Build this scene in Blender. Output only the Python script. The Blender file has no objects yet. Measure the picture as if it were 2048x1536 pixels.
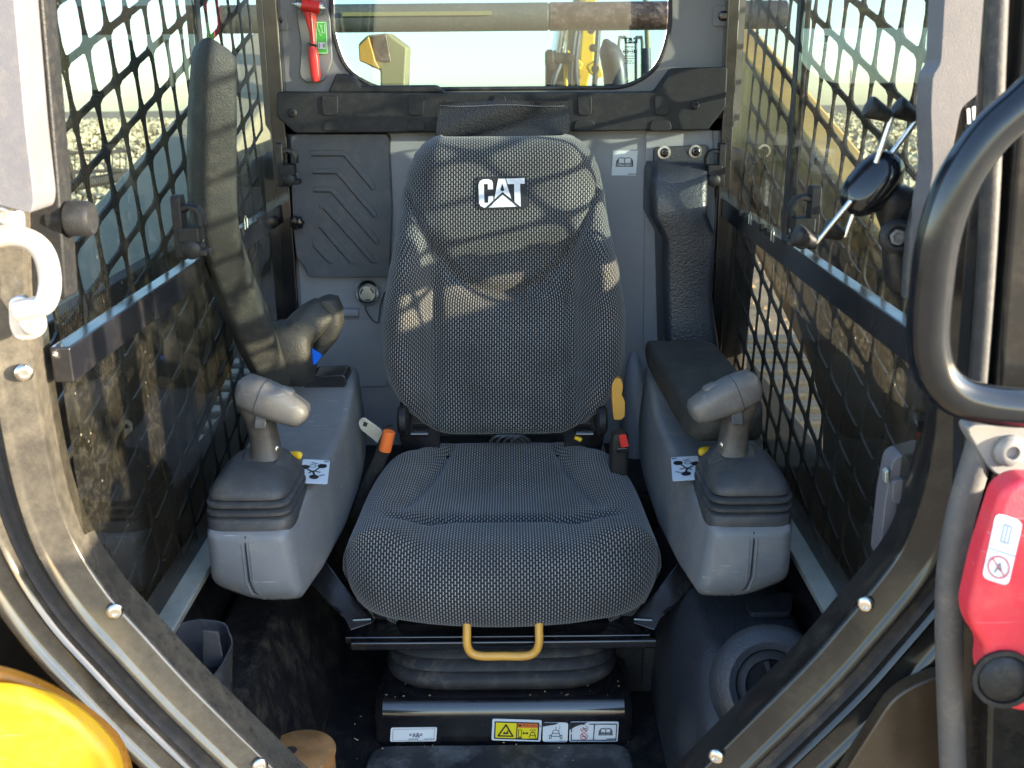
import bpy, bmesh, math, random
from mathutils import Vector as V, Matrix
random.seed(7)
sc = bpy.context.scene
COL = sc.collection
R = math.radians

# ------------------------------------------------------------------ camera
F, PITCH, ROLL = 2100.0, R(17.65), R(0.5)
CAM = V((0.014, 0.0, 1.0))
FW = V((0, math.cos(PITCH), -math.sin(PITCH)))
U0 = V((0, math.sin(PITCH), math.cos(PITCH))); R0 = V((1, 0, 0))
RT = R0*math.cos(ROLL) - U0*math.sin(ROLL)
UP = U0*math.cos(ROLL) + R0*math.sin(ROLL)
cd = bpy.data.cameras.new('camera'); cam = bpy.data.objects.new('camera', cd); COL.objects.link(cam)
cam.matrix_world = Matrix(((RT.x, UP.x, -FW.x, CAM.x), (RT.y, UP.y, -FW.y, CAM.y), (RT.z, UP.z, -FW.z, CAM.z), (0, 0, 0, 1)))
cd.sensor_width = 36.0; cd.lens = 36.0*F/2048.0
cd.clip_start = 0.02; cd.clip_end = 2000
cd.dof.use_dof = True; cd.dof.focus_distance = 1.75; cd.dof.aperture_fstop = 11
sc.camera = cam

# ------------------------------------------------------------------ light
SUN_TRAVEL = V((-1.0, 0.34, -0.14)).normalized()
TILT = R(2.8)
w = bpy.data.worlds.new('World'); sc.world = w; w.use_nodes = True
nt = w.node_tree; bg = nt.nodes['Background']
sky = nt.nodes.new('ShaderNodeTexSky'); sky.sky_type = 'NISHITA'; sky.sun_disc = False
sky.sun_elevation = R(24); sky.sun_rotation = R(106.7); sky.air_density = 1.0; sky.dust_density = 0.6; sky.ozone_density = 1.2
tc = nt.nodes.new('ShaderNodeTexCoord'); mp = nt.nodes.new('ShaderNodeMapping')
mp.inputs['Rotation'].default_value = (TILT, 0, 0)
nt.links.new(tc.outputs['Generated'], mp.inputs['Vector']); nt.links.new(mp.outputs['Vector'], sky.inputs['Vector'])
nt.links.new(sky.outputs['Color'], bg.inputs['Color']); bg.inputs['Strength'].default_value = 0.15
sl = bpy.data.lights.new('sun', 'SUN'); sl.energy = 5.0; sl.angle = R(0.8); sl.color = (1.0, 0.87, 0.66)
so = bpy.data.objects.new('sun', sl); COL.objects.link(so)
so.rotation_euler = SUN_TRAVEL.to_track_quat('-Z', 'Y').to_euler(); so.location = (8, -3, 5)
sc.view_settings.view_transform = 'Standard'; sc.view_settings.look = 'None'
sc.view_settings.gamma = 1.0; sc.view_settings.use_curve_mapping = False
sc.view_settings.exposure = 2.6
sc.render.engine = 'CYCLES'
sc.cycles.use_denoising = True
sc.cycles.max_bounces = 7; sc.cycles.transparent_max_bounces = 12; sc.cycles.diffuse_bounces = 4; sc.cycles.glossy_bounces = 3
sc.cycles.caustics_reflective = False; sc.cycles.caustics_refractive = False
sc.cycles.sample_clamp_indirect = 6

# ------------------------------------------------------------------ pixel of the photograph -> point of the place
def ray(px, py):
    u = (px-1024.0)/F; v = (768.0-py)/F
    return FW + RT*u + UP*v
def P(px, py, Y):
    d = ray(px, py); return CAM + d*((Y-CAM.y)/d.y)
def PX(px, py, X):
    d = ray(px, py); return CAM + d*((X-CAM.x)/d.x)
def PZ(px, py, Z):
    d = ray(px, py); return CAM + d*((Z-CAM.z)/d.z)

# ------------------------------------------------------------------ materials
MAT = {}
def pm(name, col, rough=0.5, metal=0.0, var=0.12, vs=9.0, bump=0.0, bs=300.0, dust=0.0, dcol=(0.36, 0.29, 0.2), ds=60.0, coat=0.0, spec=0.5, scratch=0.0, rvar=0.1, dlo=0.48):
    m = bpy.data.materials.new(name); m.use_nodes = True
    t = m.node_tree; N = t.nodes; L = t.links
    b = N['Principled BSDF']
    b.inputs['Metallic'].default_value = metal; b.inputs['Coat Weight'].default_value = coat
    b.inputs['Coat Roughness'].default_value = 0.12
    b.inputs['Specular IOR Level'].default_value = spec
    co = N.new('ShaderNodeTexCoord')
    n1 = N.new('ShaderNodeTexNoise'); n1.inputs['Scale'].default_value = vs; n1.inputs['Detail'].default_value = 6; n1.inputs['Roughness'].default_value = 0.62
    L.new(co.outputs['Object'], n1.inputs['Vector'])
    mr = N.new('ShaderNodeMapRange'); mr.inputs['From Min'].default_value = 0.3; mr.inputs['From Max'].default_value = 0.7
    mr.inputs['To Min'].default_value = 1-var; mr.inputs['To Max'].default_value = 1+var
    L.new(n1.outputs['Fac'], mr.inputs['Value'])
    mx = N.new('ShaderNodeMix'); mx.data_type = 'RGBA'; mx.blend_type = 'MULTIPLY'; mx.inputs[0].default_value = 1.0
    mx.inputs[6].default_value = (*col, 1)
    L.new(mr.outputs['Result'], mx.inputs[7])
    out = mx.outputs[2]
    if dust > 0:
        n2 = N.new('ShaderNodeTexNoise'); n2.inputs['Scale'].default_value = ds; n2.inputs['Detail'].default_value = 8; n2.inputs['Roughness'].default_value = 0.75
        L.new(co.outputs['Object'], n2.inputs['Vector'])
        r2 = N.new('ShaderNodeMapRange'); r2.inputs['From Min'].default_value = dlo; r2.inputs['From Max'].default_value = 0.78
        r2.inputs['To Max'].default_value = dust
        L.new(n2.outputs['Fac'], r2.inputs['Value'])
        n3 = N.new('ShaderNodeTexNoise'); n3.inputs['Scale'].default_value = 5; n3.inputs['Detail'].default_value = 3
        L.new(co.outputs['Object'], n3.inputs['Vector'])
        r3 = N.new('ShaderNodeMapRange'); r3.inputs['From Min'].default_value = 0.35; r3.inputs['From Max'].default_value = 0.65; r3.inputs['To Min'].default_value = 0.35; r3.inputs['To Max'].default_value = 1.3
        L.new(n3.outputs['Fac'], r3.inputs['Value'])
        mm = N.new('ShaderNodeMath'); mm.operation = 'MULTIPLY'; mm.use_clamp = True
        L.new(r2.outputs['Result'], mm.inputs[0]); L.new(r3.outputs['Result'], mm.inputs[1])
        m2 = N.new('ShaderNodeMix'); m2.data_type = 'RGBA'; m2.inputs[7].default_value = (*dcol, 1)
        L.new(mm.outputs[0], m2.inputs[0]); L.new(out, m2.inputs[6]); out = m2.outputs[2]
    if scratch > 0:
        mpn = N.new('ShaderNodeMapping'); mpn.inputs['Scale'].default_value = (14, 60, 300); mpn.inputs['Rotation'].default_value = (0.4, 0.3, 0.5)
        L.new(co.outputs['Object'], mpn.inputs['Vector'])
        n4 = N.new('ShaderNodeTexNoise'); n4.inputs['Scale'].default_value = 1.0; n4.inputs['Detail'].default_value = 3
        L.new(mpn.outputs[0], n4.inputs['Vector'])
        r4 = N.new('ShaderNodeMapRange'); r4.inputs['From Min'].default_value = 0.66; r4.inputs['From Max'].default_value = 0.74; r4.inputs['To Max'].default_value = scratch
        L.new(n4.outputs['Fac'], r4.inputs['Value'])
        m4 = N.new('ShaderNodeMix'); m4.data_type = 'RGBA'; m4.inputs[7].default_value = (0.42, 0.42, 0.42, 1)
        L.new(r4.outputs['Result'], m4.inputs[0]); L.new(out, m4.inputs[6]); out = m4.outputs[2]
    L.new(out, b.inputs['Base Color'])
    rr = N.new('ShaderNodeMapRange'); rr.inputs['From Min'].default_value = 0.3; rr.inputs['From Max'].default_value = 0.7
    rr.inputs['To Min'].default_value = max(0.02, rough-rvar); rr.inputs['To Max'].default_value = min(1, rough+rvar)
    L.new(n1.outputs['Fac'], rr.inputs['Value']); L.new(rr.outputs['Result'], b.inputs['Roughness'])
    if bump > 0:
        nb = N.new('ShaderNodeTexNoise'); nb.inputs['Scale'].default_value = bs; nb.inputs['Detail'].default_value = 3
        L.new(co.outputs['Object'], nb.inputs['Vector'])
        bp = N.new('ShaderNodeBump'); bp.inputs['Strength'].default_value = bump; bp.inputs['Distance'].default_value = 0.002
        L.new(nb.outputs['Fac'], bp.inputs['Height']); L.new(bp.outputs['Normal'], b.inputs['Normal'])
    MAT[name] = m
    return m

pm('grey_plastic', (0.275, 0.285, 0.31), 0.5, var=0.08, bump=0.12, bs=700, dust=0.22, ds=25, scratch=0.12)
pm('console_plastic', (0.145, 0.153, 0.165), 0.45, var=0.14, vs=7, bump=0.14, bs=800, dust=0.4, ds=26, scratch=0.7)
pm('pillar_plastic', (0.115, 0.11, 0.12), 0.55, var=0.06, bump=0.15, bs=600, dust=0.2, ds=90)
pm('warm_plastic', (0.19, 0.185, 0.182), 0.5, var=0.06, bump=0.12, bs=700, dust=0.2, ds=40)
pm('cover_plastic', (0.062, 0.068, 0.08), 0.5, var=0.08, bump=0.3, bs=500, dust=0.18, ds=30)
pm('black_plastic', (0.013, 0.0135, 0.015), 0.5, spec=0.3, var=0.15, bump=0.25, bs=500, dust=0.1, ds=120)
pm('duct_plastic', (0.036, 0.039, 0.047), 0.36, var=0.1, bump=0.55, bs=260, dust=0.03)
pm('trim_plastic', (0.014, 0.0145, 0.016), 0.55, spec=0.3, var=0.1, bump=0.2, bs=700, dust=0.1, ds=60)
pm('rubber', (0.024, 0.024, 0.026), 0.6, spec=0.4, var=0.15, bump=0.15, bs=400, dust=0.3, ds=30)
pm('stem_plastic', (0.055, 0.049, 0.043), 0.45, var=0.15, bump=0.1, bs=500, dust=0.3, ds=40)
pm('strip_grey', (0.085, 0.08, 0.078), 0.6, var=0.12, bump=0.2, dust=0.3, ds=50)
pm('boot_rubber', (0.04, 0.042, 0.046), 0.5, spec=0.4, var=0.1, bump=0.1, bs=500, dust=0.28, ds=26)
pm('grip_plastic', (0.115, 0.11, 0.105), 0.42, var=0.16, vs=22, bump=0.15, bs=500, dust=0.4, ds=40, scratch=0.25)
pm('pad', (0.026, 0.027, 0.025), 0.55, spec=0.35, var=0.15, bump=0.5, bs=420, dust=0.12, ds=40)
pm('black_paint', (0.007, 0.007, 0.009), 0.2, var=0.2, dust=0.06, ds=45, coat=0.8, rvar=0.12)
pm('frame_paint', (0.014, 0.0135, 0.013), 0.13, var=0.3, dust=0.07, ds=30, dcol=(0.46, 0.38, 0.27), coat=0.12, rvar=0.05, spec=0.32)
pm('sunlit_dusty_frame_paint', (0.014, 0.0135, 0.013), 0.12, var=0.2, dust=0.26, ds=70, dcol=(0.50, 0.43, 0.32), coat=0.5, rvar=0.06, dlo=0.2)  # frame paint with dust, lightened further to stand for sun on the left
pm('floor_black', (0.009, 0.009, 0.0105), 0.55, spec=0.3, var=0.2, bump=0.5, bs=350, dust=0.2, ds=30)
pm('floor_mat', (0.03, 0.031, 0.034), 0.6, var=0.3, bump=0.3, bs=200, dust=0.75, ds=14, dcol=(0.30, 0.29, 0.28))
pm('mesh_paint', (0.018, 0.019, 0.019), 0.55, var=0.2, dust=0.4, ds=120, dcol=(0.35, 0.3, 0.2))
pm('zinc', (0.5, 0.52, 0.47), 0.4, metal=0.7, var=0.2, vs=30, dust=0.25)
pm('steel', (0.62, 0.6, 0.56), 0.25, metal=1.0, var=0.15, vs=40)
pm('striker_steel', (0.7, 0.64, 0.58), 0.35, metal=0.6, var=0.2, vs=30, dust=0.2)
pm('chrome', (0.75, 0.76, 0.78), 0.1, metal=1.0, var=0.03)
pm('yellow_paint', (0.62, 0.36, 0.012), 0.55, var=0.12, vs=14, bump=0.15, bs=60, dust=0.4, ds=24, scratch=0.3)
pm('bright_yellow', (0.85, 0.52, 0.02), 0.35, var=0.06)
pm('amber_plastic', (0.72, 0.36, 0.06), 0.42, var=0.08, dust=0.1)
pm('tan_arm', (0.82, 0.50, 0.12), 0.5, var=0.15, dust=0.5, ds=8)
pm('grey_arm', (0.42, 0.375, 0.26), 0.6, var=0.15, dust=0.4, ds=12)
pm('dark_machine', (0.03, 0.026, 0.02), 0.7, var=0.4, vs=12, dust=0.5, ds=16, dcol=(0.16, 0.11, 0.06))
pm('hose_black', (0.04, 0.045, 0.055), 0.45, var=0.15, dust=0.3, ds=60)
pm('red', (0.62, 0.03, 0.025), 0.35, var=0.06, bump=0.05)
pm('red_latch', (0.66, 0.035, 0.055), 0.42, var=0.1, bump=0.2, bs=500, dust=0.25, ds=35, scratch=0.3)
pm('orange', (0.85, 0.17, 0.03), 0.45, var=0.05)
pm('blue_tag', (0.0, 0.13, 0.75), 0.4, var=0.03)
pm('green_tag', (0.06, 0.42, 0.05), 0.4, var=0.04)
pm('white_tag', (0.66, 0.7, 0.74), 0.4, var=0.05, dust=0.06)
pm('yellow_tag', (0.8, 0.66, 0.02), 0.4, var=0.04, dust=0.05)
pm('orange_tag', (0.72, 0.18, 0.04), 0.4, var=0.04)
pm('ink', (0.015, 0.015, 0.02), 0.5, var=0.05)
pm('grey_ink', (0.2, 0.21, 0.24), 0.5, var=0.05)
pm('red_ink', (0.55, 0.05, 0.06), 0.5, var=0.05)
pm('pale_ink', (0.45, 0.75, 0.42), 0.5, var=0.05)
pm('patch_white', (0.72, 0.73, 0.78), 0.6, var=0.08, bump=0.3, bs=900)
pm('patch_black', (0.012, 0.012, 0.014), 0.7, var=0.1)
pm('leather', (0.018, 0.018, 0.021), 0.4, spec=0.35, var=0.15, bump=0.8, bs=350)
pm('rust_cap', (0.34, 0.16, 0.05), 0.65, var=0.5, vs=22, bump=0.5, bs=200, dust=0.3, ds=60)
pm('clear_black', (0.045, 0.048, 0.055), 0.25, var=0.15, dust=0.15, ds=30)
pm('brown_panel', (0.05, 0.035, 0.022), 0.3, var=0.15, dust=0.25, ds=18, dcol=(0.2, 0.15, 0.11))
pm('soil', (0.42, 0.30, 0.17), 0.9, var=0.35, vs=3, bump=0.6, bs=20, dust=0.5, ds=4, dcol=(0.5, 0.4, 0.24))
pm('cotton', (0.56, 0.49, 0.33), 0.9, var=0.3, vs=0.7)
pm('stalk', (0.2, 0.13, 0.05), 0.9, var=0.3)
pm('mirror_paint', (0.006, 0.008, 0.011), 0.16, var=0.15, dust=0.03, coat=0.15, rvar=0.05, spec=0.4)
pm('copper_and_reflection', (0.10, 0.055, 0.045), 0.3, metal=0.2, var=0.5, vs=40, dust=0.95, ds=42, dcol=(0.72, 0.46, 0.36))  # mottle painted as coppery reflections behind the rear window; also colours one wire
pm('amber_rim', (0.34, 0.15, 0.02), 0.3, var=0.3, dust=0.2)
pm('beam_grey', (0.10, 0.10, 0.085), 0.5, var=0.15, dust=0.4, ds=60)
pm('stack_tan', (0.30, 0.25, 0.11), 0.5, var=0.12, dust=0.2)

def glass(name, tint, dust, spec=1.0, gd=(0.5, 0.45, 0.33)):
    m = bpy.data.materials.new(name); m.use_nodes = True
    t = m.node_tree; N = t.nodes; L = t.links
    N.remove(N['Principled BSDF']); out = N['Material Output']
    tr = N.new('ShaderNodeBsdfTransparent'); tr.inputs['Color'].default_value = (*tint, 1)
    gl = N.new('ShaderNodeBsdfGlossy'); gl.inputs['Roughness'].default_value = 0.015
    ge = N.new('ShaderNodeNewGeometry'); dt = N.new('ShaderNodeVectorMath'); dt.operation = 'DOT_PRODUCT'
    L.new(ge.outputs['Incoming'], dt.inputs[0]); L.new(ge.outputs['Normal'], dt.inputs[1])
    def MM(op, a, b2=None):
        n = N.new('ShaderNodeMath'); n.operation = op
        for i, x in enumerate((a, b2)):
            if x is None: continue
            if isinstance(x, (int, float)): n.inputs[i].default_value = x
            else: L.new(x, n.inputs[i])
        return n
    fr = MM('ADD', MM('MULTIPLY', MM('POWER', MM('SUBTRACT', 1.0, MM('ABSOLUTE', dt.outputs['Value']).outputs[0]).outputs[0], 5.0).outputs[0], 0.92).outputs[0], 0.08)
    ms = N.new('ShaderNodeMath'); ms.operation = 'MULTIPLY'; ms.inputs[1].default_value = spec; ms.use_clamp = True
    L.new(fr.outputs[0], ms.inputs[0])
    m1 = N.new('ShaderNodeMixShader'); L.new(ms.outputs[0], m1.inputs[0]); L.new(tr.outputs[0], m1.inputs[1]); L.new(gl.outputs[0], m1.inputs[2])
    df = N.new('ShaderNodeBsdfDiffuse'); df.inputs['Color'].default_value = (*gd, 1)
    tl = N.new('ShaderNodeBsdfTranslucent'); tl.inputs['Color'].default_value = (*gd, 1)
    md = N.new('ShaderNodeMixShader'); md.inputs[0].default_value = 0.5; L.new(df.outputs[0], md.inputs[1]); L.new(tl.outputs[0], md.inputs[2])
    co = N.new('ShaderNodeTexCoord')
    n1 = N.new('ShaderNodeTexNoise'); n1.inputs['Scale'].default_value = 130; n1.inputs['Detail'].default_value = 5; n1.inputs['Roughness'].default_value = 0.7
    n2 = N.new('ShaderNodeTexNoise'); n2.inputs['Scale'].default_value = 6; n2.inputs['Detail'].default_value = 4
    n3 = N.new('ShaderNodeTexVoronoi'); n3.inputs['Scale'].default_value = 55
    for n in (n1, n2, n3): L.new(co.outputs['Object'], n.inputs['Vector'])
    a1 = N.new('ShaderNodeMapRange'); a1.inputs['From Min'].default_value = 0.45; a1.inputs['From Max'].default_value = 0.8; a1.inputs['To Max'].default_value = dust*2.5
    L.new(n1.outputs['Fac'], a1.inputs['Value'])
    a2 = N.new('ShaderNodeMapRange'); a2.inputs['From Min'].default_value = 0.35; a2.inputs['From Max'].default_value = 0.7; a2.inputs['To Min'].default_value = 0.25; a2.inputs['To Max'].default_value = 1.3
    L.new(n2.outputs['Fac'], a2.inputs['Value'])
    a3 = N.new('ShaderNodeMapRange'); a3.inputs['From Min'].default_value = 0.10; a3.inputs['From Max'].default_value = 0.05; a3.inputs['To Max'].default_value = min(0.9, dust*14)
    L.new(n3.outputs['Distance'], a3.inputs['Value'])
    mu = N.new('ShaderNodeMath'); mu.operation = 'MULTIPLY'; L.new(a1.outputs[0], mu.inputs[0]); L.new(a2.outputs[0], mu.inputs[1])
    ad = N.new('ShaderNodeMath'); ad.operation = 'ADD'; L.new(mu.outputs[0], ad.inputs[0]); ad.inputs[1].default_value = dust*0.6
    m3 = N.new('ShaderNodeMath'); m3.operation = 'MULTIPLY'; L.new(a3.outputs[0], m3.inputs[0]); L.new(a2.outputs[0], m3.inputs[1])
    mxx = N.new('ShaderNodeMath'); mxx.operation = 'MAXIMUM'; mxx.use_clamp = True; L.new(ad.outputs[0], mxx.inputs[0]); L.new(m3.outputs[0], mxx.inputs[1])
    m2 = N.new('ShaderNodeMixShader'); L.new(mxx.outputs[0], m2.inputs[0]); L.new(m1.outputs[0], m2.inputs[1]); L.new(md.outputs[0], m2.inputs[2])
    L.new(m2.outputs[0], out.inputs['Surface'])
    MAT[name] = m
glass('side_glass', (0.29, 0.345, 0.34), 0.012)
glass('lower_glass', (0.42, 0.42, 0.38), 0.03)
glass('rear_glass', (0.20, 0.285, 0.31), 0.012)
glass('added_roof_glass', (0.8, 0.85, 0.85), 0.02)

def fabric():
    m = bpy.data.materials.new('seat_fabric'); m.use_nodes = True
    t = m.node_tree; N = t.nodes; L = t.links; b = N['Principled BSDF']
    uv = N.new('ShaderNodeUVMap'); uv.uv_map = 'UVMap'
    sp = N.new('ShaderNodeSeparateXYZ'); L.new(uv.outputs[0], sp.inputs[0])
    def M(op, a, b2=None, c=None):
        n = N.new('ShaderNodeMath'); n.operation = op
        for i, x in enumerate((a, b2, c)):
            if x is None: continue
            if isinstance(x, (int, float)): n.inputs[i].default_value = x
            else: L.new(x, n.inputs[i])
        return n.outputs[0]
    pu, pv = 0.0043, 0.0079
    cu = M('DIVIDE', sp.outputs[0], pu); cv = M('DIVIDE', sp.outputs[1], pv)
    col = M('FLOOR', cu); half = M('MULTIPLY', M('MODULO', M('ABSOLUTE', col), 2.0), 0.5)
    fu = M('ABSOLUTE', M('SUBTRACT', M('FRACT', cu), 0.5))
    fv = M('ABSOLUTE', M('SUBTRACT', M('FRACT', M('ADD', cv, half)), 0.5))
    su = N.new('ShaderNodeMapRange'); su.inputs['From Min'].default_value = 0.25; su.inputs['From Max'].default_value = 0.10; L.new(fu, su.inputs['Value'])
    sv = N.new('ShaderNodeMapRange'); sv.inputs['From Min'].default_value = 0.38; sv.inputs['From Max'].default_value = 0.28; L.new(fv, sv.inputs['Value'])
    mask = M('MULTIPLY', su.outputs[0], sv.outputs[0])
    co = N.new('ShaderNodeTexCoord')
    nz = N.new('ShaderNodeTexNoise'); nz.inputs['Scale'].default_value = 14; nz.inputs['Detail'].default_value = 5; L.new(co.outputs['Object'], nz.inputs['Vector'])
    r = N.new('ShaderNodeMapRange'); r.inputs['From Min'].default_value = 0.3; r.inputs['From Max'].default_value = 0.7; r.inputs['To Min'].default_value = 0.62; r.inputs['To Max'].default_value = 1.05; L.new(nz.outputs['Fac'], r.inputs['Value'])
    mm = M('MULTIPLY', mask, r.outputs[0])
    mx = N.new('ShaderNodeMix'); mx.data_type = 'RGBA'; L.new(mm, mx.inputs[0])
    mx.inputs[6].default_value = (0.012, 0.012, 0.0135, 1); mx.inputs[7].default_value = (0.31, 0.31, 0.31, 1)
    L.new(mx.outputs[2], b.inputs['Base Color']); b.inputs['Roughness'].default_value = 0.8
    b.inputs['Sheen Weight'].default_value = 0.25; b.inputs['Specular IOR Level'].default_value = 0.25
    bp = N.new('ShaderNodeBump'); bp.inputs['Strength'].default_value = 0.35; bp.inputs['Distance'].default_value = 0.001
    L.new(mask, bp.inputs['Height']); L.new(bp.outputs['Normal'], b.inputs['Normal'])
    MAT['seat_fabric'] = m
fabric()

# ------------------------------------------------------------------ building helpers
def thing(name, label, cat, loc, group=None):
    o = bpy.data.objects.new(name, None); COL.objects.link(o); o.location = loc
    o.empty_display_size = 0.05; o['label'] = label; o['category'] = cat
    if group: o['group'] = group
    return o
def tag(o, label, cat, group=None, kind=None):
    if label: o['label'] = label
    if cat: o['category'] = cat
    if group: o['group'] = group
    if kind: o['kind'] = kind
    return o
def adopt(o, parent):
    if parent is not None:
        o.parent = parent
        if parent.type == 'EMPTY': o.matrix_parent_inverse = Matrix.Translation(-parent.location)
class B:
    def __init__(s): s.v = []; s.f = []; s.uv = {}
    def add(s, vs, fs):
        n = len(s.v); s.v += [V(x) for x in vs]; s.f += [tuple(i+n for i in f) for f in fs]; return s
    def prism(s, pts, ext):
        n = len(pts); ext = V(ext); pts = [V(p) for p in pts]
        s.add(pts + [p+ext for p in pts], [tuple(range(n))[::-1], tuple(range(n, 2*n))] + [(i, (i+1) % n, n+(i+1) % n, n+i) for i in range(n)])
        return s
    def box(s, a, b):
        x0, y0, z0 = a; x1, y1, z1 = b
        return s.prism([(x0, y0, z0), (x1, y0, z0), (x1, y0, z1), (x0, y0, z1)], (0, y1-y0, 0))
    def obox(s, c, ax, ay, az):
        c = V(c); ax = V(ax); ay = V(ay); az = V(az)
        return s.prism([c-ax-ay-az, c+ax-ay-az, c+ax-ay+az, c-ax-ay+az], ay*2)
    def loft(s, rings, cap=True, closed=True):
        n = len(rings[0]); vs = [p for r in rings for p in r]; fs = []
        for i in range(len(rings)-1):
            for j in range(n if closed else n-1):
                k = (j+1) % n
                fs.append((i*n+j, i*n+k, (i+1)*n+k, (i+1)*n+j))
        if cap:
            fs.append(tuple(range(n))[::-1]); m = (len(rings)-1)*n; fs.append(tuple(range(m, m+n)))
        return s.add(vs, fs)
    def tube(s, path, r, seg=12, cap=True):
        path = [V(p) for p in path]; rings = []
        rs = r if isinstance(r, (list, tuple)) else [r]*len(path)
        t0 = (path[1]-path[0]).normalized()
        a = t0.orthogonal().normalized()
        for i, p in enumerate(path):
            t = (path[min(i+1, len(path)-1)]-path[max(i-1, 0)]).normalized()
            a = (a - t*a.dot(t)).normalized(); b = t.cross(a)
            rings.append([p + a*(rs[i]*math.cos(2*math.pi*k/seg)) + b*(rs[i]*math.sin(2*math.pi*k/seg)) for k in range(seg)])
        return s.loft(rings, cap)
    def lathe(s, c, axis, prof, seg=24, cap=True):
        c = V(c); ax = V(axis).normalized(); a = ax.orthogonal().normalized(); b = ax.cross(a)
        rings = [[c + ax*h + a*(r*math.cos(2*math.pi*k/seg)) + b*(r*math.sin(2*math.pi*k/seg)) for k in range(seg)] for r, h in prof]
        return s.loft(rings, cap)
    def build(s, name, mat, parent=None, bevel=0.0, bseg=2, sub=0, sharp=40, smooth=True):
        me = bpy.data.meshes.new(name); me.from_pydata([tuple(v) for v in s.v], [], s.f); me.update()
        bm = bmesh.new(); bm.from_mesh(me); bmesh.ops.recalc_face_normals(bm, faces=bm.faces); bm.to_mesh(me); bm.free()
        if smooth:
            me.polygons.foreach_set('use_smooth', [True]*len(me.polygons))
            if not bevel and not sub: me.set_sharp_from_angle(angle=R(sharp))
        me.materials.append(MAT[mat] if isinstance(mat, str) else mat)
        o = bpy.data.objects.new(name, me); COL.objects.link(o)
        if bevel:
            md = o.modifiers.new('bevel', 'BEVEL'); md.width = bevel; md.segments = bseg; md.limit_method = 'ANGLE'; md.angle_limit = R(28); md.harden_normals = True
        if sub:
            md = o.modifiers.new('sub', 'SUBSURF'); md.levels = sub; md.render_levels = sub
        adopt(o, parent)
        return o
def smooth(pts, n=6, closed=False):
    pts = [V(p) for p in pts]; out = []; m = len(pts)
    for i in range(m if closed else m-1):
        p0 = pts[(i-1) % m] if (closed or i > 0) else pts[0]; p1 = pts[i]; p2 = pts[(i+1) % m]; p3 = pts[(i+2) % m] if (closed or i+2 < m) else pts[-1]
        for k in range(n):
            t = k/n
            out.append(0.5*((2*p1) + (p2-p0)*t + (2*p0-5*p1+4*p2-p3)*t*t + (3*p1-p0-3*p2+p3)*t**3))
    if not closed: out.append(pts[-1])
    return out
def fillet(pts, r, n=4):
    """rounded polygon (3D points, planar)"""
    pts = [V(p) for p in pts]; out = []; m = len(pts)
    for i in range(m):
        p = pts[i]; a = pts[i-1]-p; b = pts[(i+1) % m]-p
        rr = r[i] if isinstance(r, (list, tuple)) else r
        d = min(rr, a.length*0.48, b.length*0.48)
        q0 = p+a.normalized()*d; q1 = p+b.normalized()*d
        for k in range(n+1):
            t = k/n; out.append(q0*(1-t)**2 + p*2*t*(1-t) + q1*t*t)
    return out
def sring(c, a, b, ax, bx, n=20, p=4.0):
    out = []
    for k in range(n):
        th = 2*math.pi*k/n; x = math.cos(th); y = math.sin(th)
        out.append(V(c) + V(ax)*(a*math.copysign(abs(x)**(2/p), x)) + V(bx)*(b*math.copysign(abs(y)**(2/p), y)))
    return out
def bolt(name, c, axis, r, mat='steel', parent=None, flat=False):
    b = B(); ax = V(axis).normalized(); h = r*0.55
    b.lathe(c, ax, [(r, 0), (r, h*0.45), (r*0.85, h*0.8), (r*0.55, h), (r*0.42, h), (r*0.40, h*0.5)], 20)
    return b.build(name, mat, parent, sharp=35)
def text_mesh(body, h):
    cu = bpy.data.curves.new('t', 'FONT'); cu.body = body; cu.size = h; cu.align_x = 'CENTER'; cu.align_y = 'CENTER'
    ob = bpy.data.objects.new('t', cu); COL.objects.link(ob)
    dg = bpy.context.evaluated_depsgraph_get(); me = bpy.data.meshes.new_from_object(ob.evaluated_get(dg))
    vs = [v.co.copy() for v in me.vertices]; fs = [tuple(p.vertices) for p in me.polygons]
    bpy.data.objects.remove(ob); bpy.data.curves.remove(cu); bpy.data.meshes.remove(me)
    return vs, fs
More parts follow.
